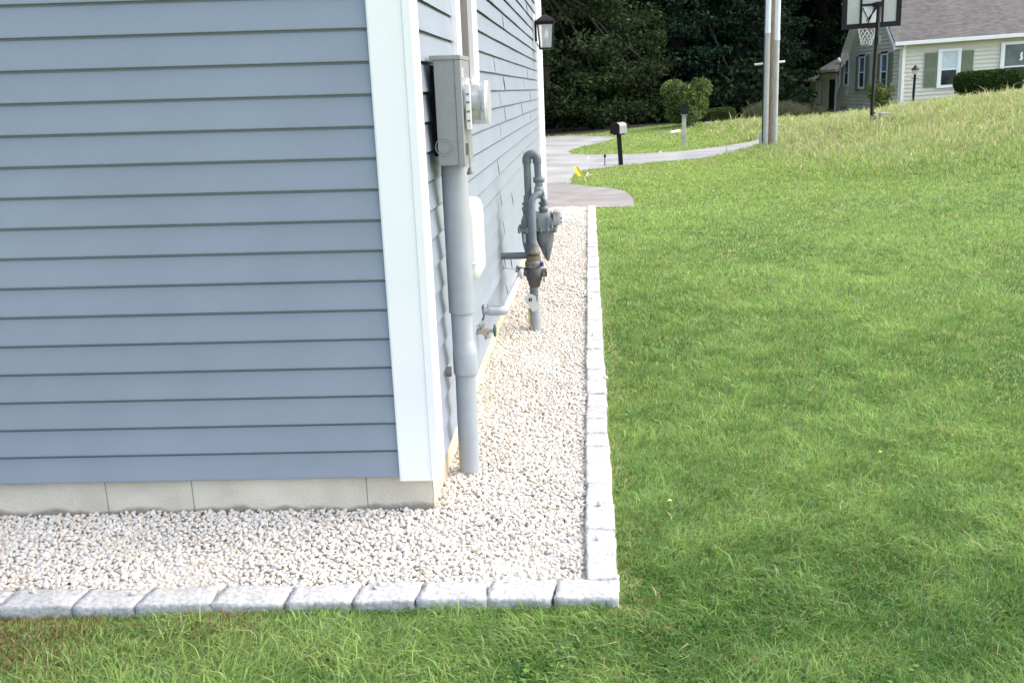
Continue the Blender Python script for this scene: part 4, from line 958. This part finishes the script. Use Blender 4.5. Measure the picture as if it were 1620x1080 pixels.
def tree_proto(H, R, zlow, ncl, per, leaf, cols, wts, kind='broad', rclu=.9):
    """returns crown mesh, trunk mesh"""
    cen = []; rds = []
    for _ in range(ncl):
        t = rng.uniform(0, 1)**1.5; z = zlow+(H-zlow)*t
        if kind == 'broad': rm = R*math.sqrt(max(.03, 1-((t-.30)/.74)**2))
        else: rm = R*(1-t)**.8+.25
        a = rng.uniform(0, 2*math.pi); rr = rm*rng.uniform(.25, 1)**.5
        cen.append((math.cos(a)*rr, math.sin(a)*rr, z-(.10*rr if kind != 'broad' else .05*rr))); rds.append(rclu*rng.uniform(.6, 1.3))
    cen = np.array(cen); P = crown_pts(cen, rds, per, .45 if kind == 'broad' else .22)
    n = len(P); bright = np.repeat(rng.uniform(.55, 1.45, ncl), per)
    V, Fc, Cc = leaf_quads(P, leaf*rng.uniform(.6, 1.3, n), np.clip(blend(n, cols, wts)*bright[:, None], 0, .5), flat=.4, droop=.25)
    crown = np_mesh('crown', V, Fc, m_leaf, Cc, nper=4)
    mb = MB(); tr = .028*H; mb.tube([(0, 0, -.3), (.05, 0, 1), (0, .1, H*.35), (.1, 0, H*.7), (0, 0, H*.95)], [tr*1.35, tr, tr*.8, tr*.45, tr*.1], 10)
    for i in range(0, ncl, 28):
        c = cen[i]; z0 = max(5.5, c[2]*.75 if kind == 'broad' else c[2]+.1); 
        mb.tube([(0, .05, z0), (c[0]*.5, c[1]*.5, z0+(c[2]-z0)*.35), tuple(c)], [tr*.3, tr*.18, .015], 5)
    me = bpy.data.meshes.new('trunk'); me.from_pydata(mb.v, [], mb.f); me.materials.append(m_bark)
    me.polygons.foreach_set('use_smooth', [True]*len(mb.f)); return crown, me
def place_tree(pr, name, x, y, rz, s, label, group):
    o = empty(name, (x, y, h1(x, y)), label, 'tree', group); o.rotation_euler.z = rz; o.scale = (s, s, s)
    c = link('crown', pr[0], o); t = link('trunk', pr[1], o); return o
G1 = [(.020, .040, .014), (.034, .055, .017), (.014, .030, .014), (.045, .060, .020), (.045, .04, .018)]
dark = tree_proto(15, 4.6, 1.0, 300, 120, .12, G1, [4, 3, 4, .6, .1])
maple = tree_proto(13, 5.2, .5, 620, 150, .085, [(.024, .044, .017), (.038, .062, .022), (.014, .028, .012), (.065, .075, .03), (.055, .045, .022)], [4, 4, 2, 1.2, .3], rclu=.75)
hemlock = tree_proto(16, 3.6, .9, 420, 150, .085, [(.012, .030, .017), (.022, .046, .024), (.008, .02, .012)], [3, 2, 3], kind='con', rclu=1.0)
place_tree(maple, 'maple_tree', -1.2, 36.8, .4, 1.0, 'broad leafy maple with lighter olive leaves behind the house corner', None)
TG = 'dark woodland trees behind the road'
TL = [('b', -8, 37, 1.0, 1.1, 'dark broadleaf tree hidden beyond the near house'), ('h', 4.6, 42.5, 1.0, 1.05, 'dark layered hemlock above the round green bush'), ('b', 5.6, 51, 2.2, 1.1, 'tall dark broadleaf tree directly behind the utility pole'),
 ('h', 7.2, 43.5, 4.0, .95, 'dark hemlock between the round bush and the utility pole'), ('b', 2.0, 47, 3.1, 1.15, 'dark broadleaf tree right behind the olive maple'), ('h', 11.2, 60, 3.0, 1.15, 'hemlock left of the low end of the beige house'),
 ('b', 14.5, 59, 5.0, 1.1, 'dark broadleaf tree behind the beige house low roof'), ('b', 18.5, 56, 1.5, 1.1, 'dark broadleaf tree rising behind the backboard'), ('h', -4.5, 44, 2.0, 1.1, 'dark hemlock behind the wall lantern'), ('b', 24, 58, .2, 1.15, 'dark broadleaf tree behind the beige house main roof'),
 ('b', 5.8, 54, 2.6, 1.2, 'far dark broadleaf tree above the low hedge'), ('h', 8.2, 59, 5.5, 1.1, 'far dark hemlock above the feathery grasses right of the utility pole'), ('b', 12.5, 66, 1.1, 1.25, 'farthest dark broadleaf tree between pole and basketball hoop')]
for k, x, y, rz, s, lab in TL: place_tree(dark if k == 'b' else hemlock, 'broadleaf_tree' if k == 'b' else 'hemlock_tree', x, y, rz, s, lab, TG)
# bare slim trunks visible in the wood
for i, (px_, D_, r_, lab) in enumerate(((1098, 44, .13, 'slim bare tree trunk standing in the dark wood above the round bush'), (1077, 50, .09, 'thinner bare tree trunk left of the slim trunk above the round bush'), (1234, 50, .08, 'pale dead stem just right of the utility pole conduits'))):
    b = at(px_, 185, D_); b.z = h1(b.x, b.y); t = Local('tree_trunk', tuple(b), lab, 'tree trunk')
    mb = MB(); hgt = 9 if i < 2 else 2.6; mb.tube([b-Vector((0, 0, .2)), b+Vector((.1, 0, hgt*.5)), b+Vector((-.05, 0, hgt))], [r_*1.1, r_, r_*.6], 10); mb.tube([b+Vector((.1, 0, hgt*.45)), b+Vector((.9, 0, hgt*.6))], [r_*.3, .01], 5)
    t.part(mb, 'trunk', mat('trunk_grey%d' % i, (.05, .045, .037), .95, scale=5, col2=(.10, .09, .075)))
# far woodland mass + undergrowth
def mass(name, n, xr, yr_, zfun, leaf, cols, wts, label, cat, bright=(.6, 1.3)):
    x = rng.uniform(*xr, n); y = rng.uniform(*yr_, n); u = rng.random(n); z = hz(x, y)+zfun(x, y, u)
    P = np.c_[x, y, z]; V, Fc, Cc = leaf_quads(P, leaf*rng.uniform(.6, 1.4, n), np.clip(blend(n, cols, wts)*rng.uniform(*bright, (n, 1)), 0, .5), flat=.3, aspect=.7)
    return tag(link(name, np_mesh(name, V, Fc, m_leaf, Cc, nper=4)), label, cat, kind='stuff')
mass('distant_woodland', 70000, (-35, 60), (66, 84), lambda x, y, u: u*(15+2*np.sin(x*.4)), .42, [(.010, .022, .009), (.016, .03, .012), (.006, .014, .007)], [3, 2, 3], 'dense dark woodland closing the view behind the trees', 'woodland')
mass('undergrowth', 60000, (-14, 9.5), (36, 62), lambda x, y, u: u**1.5*(1.5+.9*np.sin(x*1.1)*np.sin(y*.9)+.05*(y-33)), .11, [(.012, .026, .010), (.022, .040, .014), (.007, .016, .007)], [3, 2, 3], 'dark leafy undergrowth at the foot of the trees', 'undergrowth')

def bush(name, cx, cy, rx, ry, h, n, leaf, cols, wts, label, cat='bush', kind='round', lumps=14, z0=None):
    z0 = h1(cx, cy) if z0 is None else z0
    t = Local(name, (cx, cy, z0), label, cat)
    if kind == 'round':
        cen = []; rr = []
        for _ in range(lumps):
            a = rng.uniform(0, 6.28); q = rng.uniform(.2, 1)**.5; zz = rng.uniform(.2, .88); k = math.sqrt(max(.05, 1-((zz-.42)/.62)**2))
            cen.append((math.cos(a)*rx*q*k*.75, math.sin(a)*ry*q*k*.75, zz*h)); rr.append(.30*min(rx, h/2)*rng.uniform(.8, 1.3)+.08)
        P = crown_pts(np.array(cen), rr, n//lumps, .9); br = np.repeat(rng.uniform(.8, 1.2, lumps), n//lumps)
    else:   # clipped block: superellipsoid shell
        d = rng.normal(size=(n, 3)); p = 5.0; nn = (np.abs(d)**p).sum(1)**(1/p); d = d/nn[:, None]; d *= rng.uniform(.82, 1.03, (n, 1))
        d[:, 0] *= 1-.18*np.clip(-d[:, 2], 0, 1)*(kind == 'taper'); br = 1+.0*d[:, 0]
        P = np.c_[d[:, 0]*rx, d[:, 1]*ry, h/2+d[:, 2]*h/2]
        P[:, 2] += .02*np.sin(P[:, 0]*3)
    P[:, 2] = np.maximum(P[:, 2], .02); nP = len(P)
    V, Fc, Cc = leaf_quads(P, leaf*rng.uniform(.6, 1.3, nP), np.clip(blend(nP, cols, wts)*br[:, None], 0, .6), flat=.1)
    link('foliage', np_mesh('foliage', V, Fc, m_leaf, Cc, nper=4), t.o)
    mb = MB()
    for i in range(9):
        a = i*.7; mb.tube([(.1*math.cos(a), .1*math.sin(a), -.05), (rx*.35*math.cos(a), ry*.35*math.sin(a), h*.4), (rx*.6*math.cos(a), ry*.6*math.sin(a), h*.78)], [.025, .018, .006], 5)
    mb.build('stems', m_bark, t.o); return t
BG = [(.11, .155, .045), (.15, .195, .06), (.07, .11, .032), (.20, .225, .08)]
b = at(1086, 205, 33.5); bush('round_bush', b.x, b.y, .88, .85, 1.72, 9000, .05, BG, [3, 3, 2, 1], 'large round yellow green bush behind the far mailbox', lumps=24)
b = at(1137, 194, 34.5); bush('low_hedge', b.x, b.y, .55, .45, .52, 4000, .035, [(.06, .085, .022), (.09, .10, .03), (.04, .06, .018)], [3, 2, 2], 'low clipped olive hedge between the round bush and the utility pole', 'hedge', kind='clip')
b = at(1561, 156, 32.5); bush('clipped_yew', b.x, b.y, .98, .6, .92, 34000, .032, [(.045, .085, .018), (.025, .055, .014), (.07, .11, .022), (.016, .036, .012)], [3, 3, 1.5, 2], 'dense dark green clipped yew in front of the beige house', 'bush', kind='taper', z0=at(1561, 158, 32.5).z)
# leggy shrub by the gable
b = at(1392, 174, 33.8); zz0 = h1(b.x, b.y); t = Local('leggy_shrub', (b.x, b.y, zz0), 'loose leggy shrub with yellow green leaves against the gable wall', 'shrub')
mb = MB(); P = []
for i in range(26):
    a = rng.uniform(0, 6.28); sp_ = rng.uniform(.1, .62); hh = rng.uniform(.65, 1.05); tip = Vector((math.cos(a)*sp_*1.05, math.sin(a)*sp_*.7, hh)); mb.tube([(.12*math.cos(a), .08*math.sin(a), -.05), (tip.x*.5, tip.y*.5, hh*.55), tip], [.014, .010, .004], 5)
    for k in range(60):
        tt = rng.uniform(.42, 1.03); P.append((tip.x*tt+rng.normal()*.06, tip.y*tt+rng.normal()*.06, hh*tt+rng.normal()*.05))
mb.build('stems', mat('stem_brown', (.09, .075, .05), .9), t.o); P = np.array(P)
V, Fc, Cc = leaf_quads(P, .042*rng.uniform(.6, 1.4, len(P)), blend(len(P), [(.10, .14, .03), (.16, .18, .05), (.06, .09, .025), (.30, .28, .12)], [3, 2, 2, .6]), flat=0); link('foliage', np_mesh('foliage', V, Fc, m_leaf, Cc, nper=4), t.o)
# feathery grey-green shrubs around the utility pole
def feathery(px_, py_, D, w_, h_, n, label):
    b = at(px_, py_, D); z0 = h1(b.x, b.y); t = Local('ornamental_grass', (b.x, b.y, z0), label, 'ornamental grass', 'feathery grey green grasses before the wood')
    V = []; Fl = []; Cl = []
    for i in range(n):
        a = rng.uniform(0, 6.28); r_ = rng.uniform(0, 1)**.6; bx, by = math.cos(a)*w_*r_*.8, math.sin(a)*w_*.5*r_; hh = h_*rng.uniform(.55, 1)*(1-.35*r_); lx, ly_ = rng.normal(0, .12)+bx*.25, rng.normal(0, .12); wd = .012
        k = len(V); V += [(bx-wd, by, 0), (bx+wd, by, 0), (bx+lx*.5-wd, by+ly_*.5, hh*.6), (bx+lx*.5+wd, by+ly_*.5, hh*.6), (bx+lx, by+ly_, hh)]; Fl += [(k, k+1, k+3), (k, k+3, k+2), (k+2, k+3, k+4)]
        c = np.array([(.13, .15, .085), (.17, .17, .11), (.09, .12, .06), (.2, .17, .12)][rng.integers(4)])*rng.uniform(.8, 1.2); Cl += [c]*5
    link('blades', np_mesh('blades', np.array(V), np.array(Fl), m_blade, np.array(Cl)), t.o)
feathery(1203, 188, 36, .55, .78, 1500, 'feathery grey green grass clump just left of the utility pole')
feathery(1243, 186, 37, .75, .78, 2000, 'feathery grey green grass clump just right of the utility pole')
feathery(1273, 183, 39, .8, .62, 1800, 'feathery grass clump next to the low end of the beige house')
# border stones
SL = [(1097, 197, 33.5, .22, 'small pale border stone nearest the round bush'), (1118, 194, 33.5, .26, 'flat pale border stone below the low hedge'), (1134, 192, 33.7, .2, 'second flat pale border stone below the low hedge'), (1150, 190.5, 34, .25, 'long border stone right of the low hedge'), (1168, 189, 34.5, .2, 'border stone midway between hedge and utility pole'), (1187, 186.5, 35, .22, 'border stone just left of the utility pole'),
 (1241, 183.5, 34, .18, 'pointed white border stone right of the utility pole'), (1262, 184, 35, .16, 'low border stone between the pole and the beige house')]
for i, (a_, b_, D_, s_, lab) in enumerate(SL):
    q = at(a_, b_, D_); rock('border_stone', q.x, q.y, h1(q.x, q.y)+.03, s_, s_*.6, .08 if i != 6 else .15, lab, 'pale border stones along the planting bed', 20+i)
q = at(1068, 211, 31); z_ = h1(q.x, q.y); t = Local('pipe_length', (q.x, q.y, z_), 'short white pipe lying on the grass left of the far mailbox', 'pipe')
mb = MB(); mb.tube([(q.x-.15, q.y-.1, z_+.06), (q.x+.15, q.y+.1, z_+.09)], .045, 10); t.part(mb, 'pipe', m_wht)

# ------------------------------------------------------------------ lawn
def fbm(x, y, s, seed):
    r_ = np.random.default_rng(seed); out = np.zeros_like(x); amp = 1; tot = 0
    for o in range(4):
        for k in range(3):
            a = r_.uniform(0, 6.28); ph = r_.uniform(0, 6.28, 2); f = s*2**o*r_.uniform(.7, 1.3)
            out += amp*np.sin((x*math.cos(a)+y*math.sin(a))*f+ph[0]+1.7*np.sin((-x*math.sin(a)+y*math.cos(a))*f*.7+ph[1]))/3
        tot += amp; amp *= .6
    return out/tot
def lawn(n, r0, r1, name_seed=0):
    lr = rng.uniform(math.log(r0), math.log(r1), n); r = np.exp(lr)
    th = rng.uniform(rad(-47), rad(40), n)
    x = C3[0]+r*np.sin(th); y = C3[1]+r*np.cos(th)
    keep = ~((x < .716) & (y > -.768-.006*(.7-x)) & (y < 10.34)) & ~((x < .1) & (y > -.5) & (y < 10.6)) & ~inpoly(x, y, drive) & ~inpoly(x, y, road) & ~inpoly(x, y, forest_poly)
    keep &= ~((x > 12.4) & (y > 35.4)); keep &= r > 1.7
    return x[keep], y[keep], r[keep]
def blades(x, y, r):
    n = len(x); z = hz(x, y)
    p1 = fbm(x, y, 1.6, 1); p2 = fbm(x, y, .5, 2); p3 = fbm(x, y, 5, 3)
    meadow = np.clip((r-14.5)/6, 0, 1)*np.clip((x-3.2)/2.5, 0, 1)*np.clip((34-y)/3, 0, 1)
    lt_green = np.array([.32, .475, .135]); dk = np.array([.115, .245, .05]); tan = np.array([.45, .40, .20]); brn = np.array([.26, .19, .08]); cool = np.array([.20, .31, .16])
    a = np.clip(.58+.75*p1+.45*p2+.55*p3+.75*fbm(x, y, 11, 51), 0, 1)[:, None]; c = dk*(1-a)+lt_green*a  # paler and deeper greens mixed in random patches
    k = rng.random(n)
    c = np.where((k < .10)[:, None], cool, c); c = np.where(((k > .10) & (k < .10+.035+.05*np.clip(p3, 0, 1)))[:, None], tan, c)
    br = np.exp(-((x+1.18)**2+(y+.9)**2)/.10)+.6*np.exp(-((x+.55)**2+(y+.86)**2)/.03)+.5*np.exp(-((x-.75)**2+(y+.82)**2)/.008)+.35*(np.clip(fbm(x, y, 2.2, 9)-.35, 0, 1))
    c = np.where((rng.random(n) < br*.6)[:, None], brn, c)
    roadside = np.clip(1-np.abs(y-(16+.9*(x-1)))/2.5, 0, 1)*(y > 12)
    yg = np.array([.40, .52, .13]); far = np.clip((y-8)/7, 0, 1)[:, None]*.55; c = c*(1-far)+yg*far
    c = np.where((rng.random(n) < meadow*.55)[:, None], np.array([.56, .53, .29]), c)
    c = np.where((rng.random(n) < roadside*.15)[:, None], tan, c)
    c *= rng.uniform(.62, 1.32, (n, 1)); c *= (1-.12*np.clip((-.6-y)/.8, 0, 1)*np.clip((2.2-x)/1.5, 0, 1))[:, None]
    h = rng.uniform(.022, .055, n)*(1+.35*p1+.35*p3+.5*fbm(x, y, 11, 51))*np.clip(1+.25*(3.5-r)/2, 1, 1.35)
    tall = rng.random(n) < .03; h[tall] *= 1.6
    coarse = (rng.random(n) < .05*np.clip(.4+fbm(x, y, 4, 33)*2, 0, 2)) & (r < 9); h[coarse] *= 1.35
    h *= 1+5.0*meadow*rng.uniform(.3, 1, n)
    # long grass curling over the front cobbles
    fr = (y > -.86) & (y < -.76) & (x < .8); h[fr] *= .75
    h *= 1-.35*np.clip(br, 0, 1)
    edge = (x > .70) & (x < .80) & (y > -.8) & (y < 10.4); h[edge] *= .65
    wd = np.maximum(.0016, r*.00038)*rng.uniform(.7, 1.4, n); wd[coarse] *= 1.6
    a = rng.uniform(0, 2*np.pi, n); lean = np.abs(rng.normal(.75, .35, n)); ld = np.c_[np.cos(a), np.sin(a)]
    # some common combing of the blades per tuft
    ca = 2.5*fbm(x, y, 3, 21); ld = ld+.7*np.c_[np.cos(ca*3), np.sin(ca*3)]; ld /= np.linalg.norm(ld, axis=1)[:, None]+1e-6
    side = rng.uniform(0, 2*np.pi, n); s = np.c_[np.cos(side), np.sin(side)]*wd[:, None]
    B = np.c_[x, y, z-.004]; mid = B.copy(); mid[:, :2] += ld*(h*lean*.35)[:, None]; mid[:, 2] += h*.62
    tip = B.copy(); tip[:, :2] += ld*(h*lean*1.15)[:, None]; tip[:, 2] += h*np.clip(1-.25*lean, .35, 1)
    S = np.c_[s, np.zeros(n)]
    V = np.stack([B-S, B+S, mid-S*.8, mid+S*.8, tip], 1).reshape(-1, 3)
    i0 = np.arange(n)*5; Fc = np.stack([np.c_[i0, i0+1, i0+3], np.c_[i0, i0+3, i0+2], np.c_[i0+2, i0+3, i0+4]], 1).reshape(-1, 3)
    return V, Fc, np.repeat(np.clip(c, 0, .85), 5, 0)
x, y, r = lawn(1500000, 1.75, 46)
V, Fc, Cc = blades(x, y, r)
# clover and other small broad leaved weeds among the blades
wx, wy, wr = lawn(5200, 1.9, 8); sel = fbm(wx, wy, 1.3, 44) > .12; wx, wy = wx[sel], wy[sel]
wx = np.repeat(wx, 7)+rng.normal(0, .022, len(wx)*7); wy = np.repeat(wy, 7)+rng.normal(0, .022, len(wy)*7)
ok = ~((wx < .73) & (wy > -.79)); wx, wy = wx[ok], wy[ok]; wz = hz(wx, wy)+rng.uniform(.012, .034, len(wx)); nw = len(wx)
Vw, Fw, Cw = leaf_quads(np.c_[wx, wy, wz], .0075*rng.uniform(.6, 1.5, nw), blend(nw, [(.16, .30, .07), (.24, .38, .10), (.10, .22, .05)], [2, 2, 2]), flat=.75, aspect=.75)
k0 = len(V); V = np.r_[V, Vw]; Cc = np.r_[Cc, Cw]; Fc = np.r_[Fc, np.r_[Fw[:, [0, 1, 2]], Fw[:, [0, 2, 3]]]+k0]
tag(link('grass', np_mesh('grass', V, Fc, m_blade, Cc)), 'green lawn grass with tan and brown blades, taller towards the rise', 'grass', kind='stuff')
# fallen leaf bits on the lawn
for i, (px_, py_, lab) in enumerate(((1059, 793, 'curled tan dead leaf on the lawn right of the side cobbles'), (1392, 716, 'small yellow leaf on the lawn below the middle of the slope'))):
    q = onz(px_, py_, .03); mb = MB(); s_ = .009; vs = [(q.x-s_*1.3, q.y, q.z), (q.x-.3*s_, q.y-s_*.4, q.z+.006), (q.x+s_*1.3, q.y+s_*.3, q.z+.004), (q.x, q.y+s_*.5, q.z+.010)]
    t = Local('fallen_leaf', tuple(q), lab, 'leaf'); mb.add(vs+[(a, b, c-.001) for a, b, c in vs], [(0, 1, 2, 3), (7, 6, 5, 4)]); t.part(mb, 'leaf', m_yelw if i == 0 else m_yel)
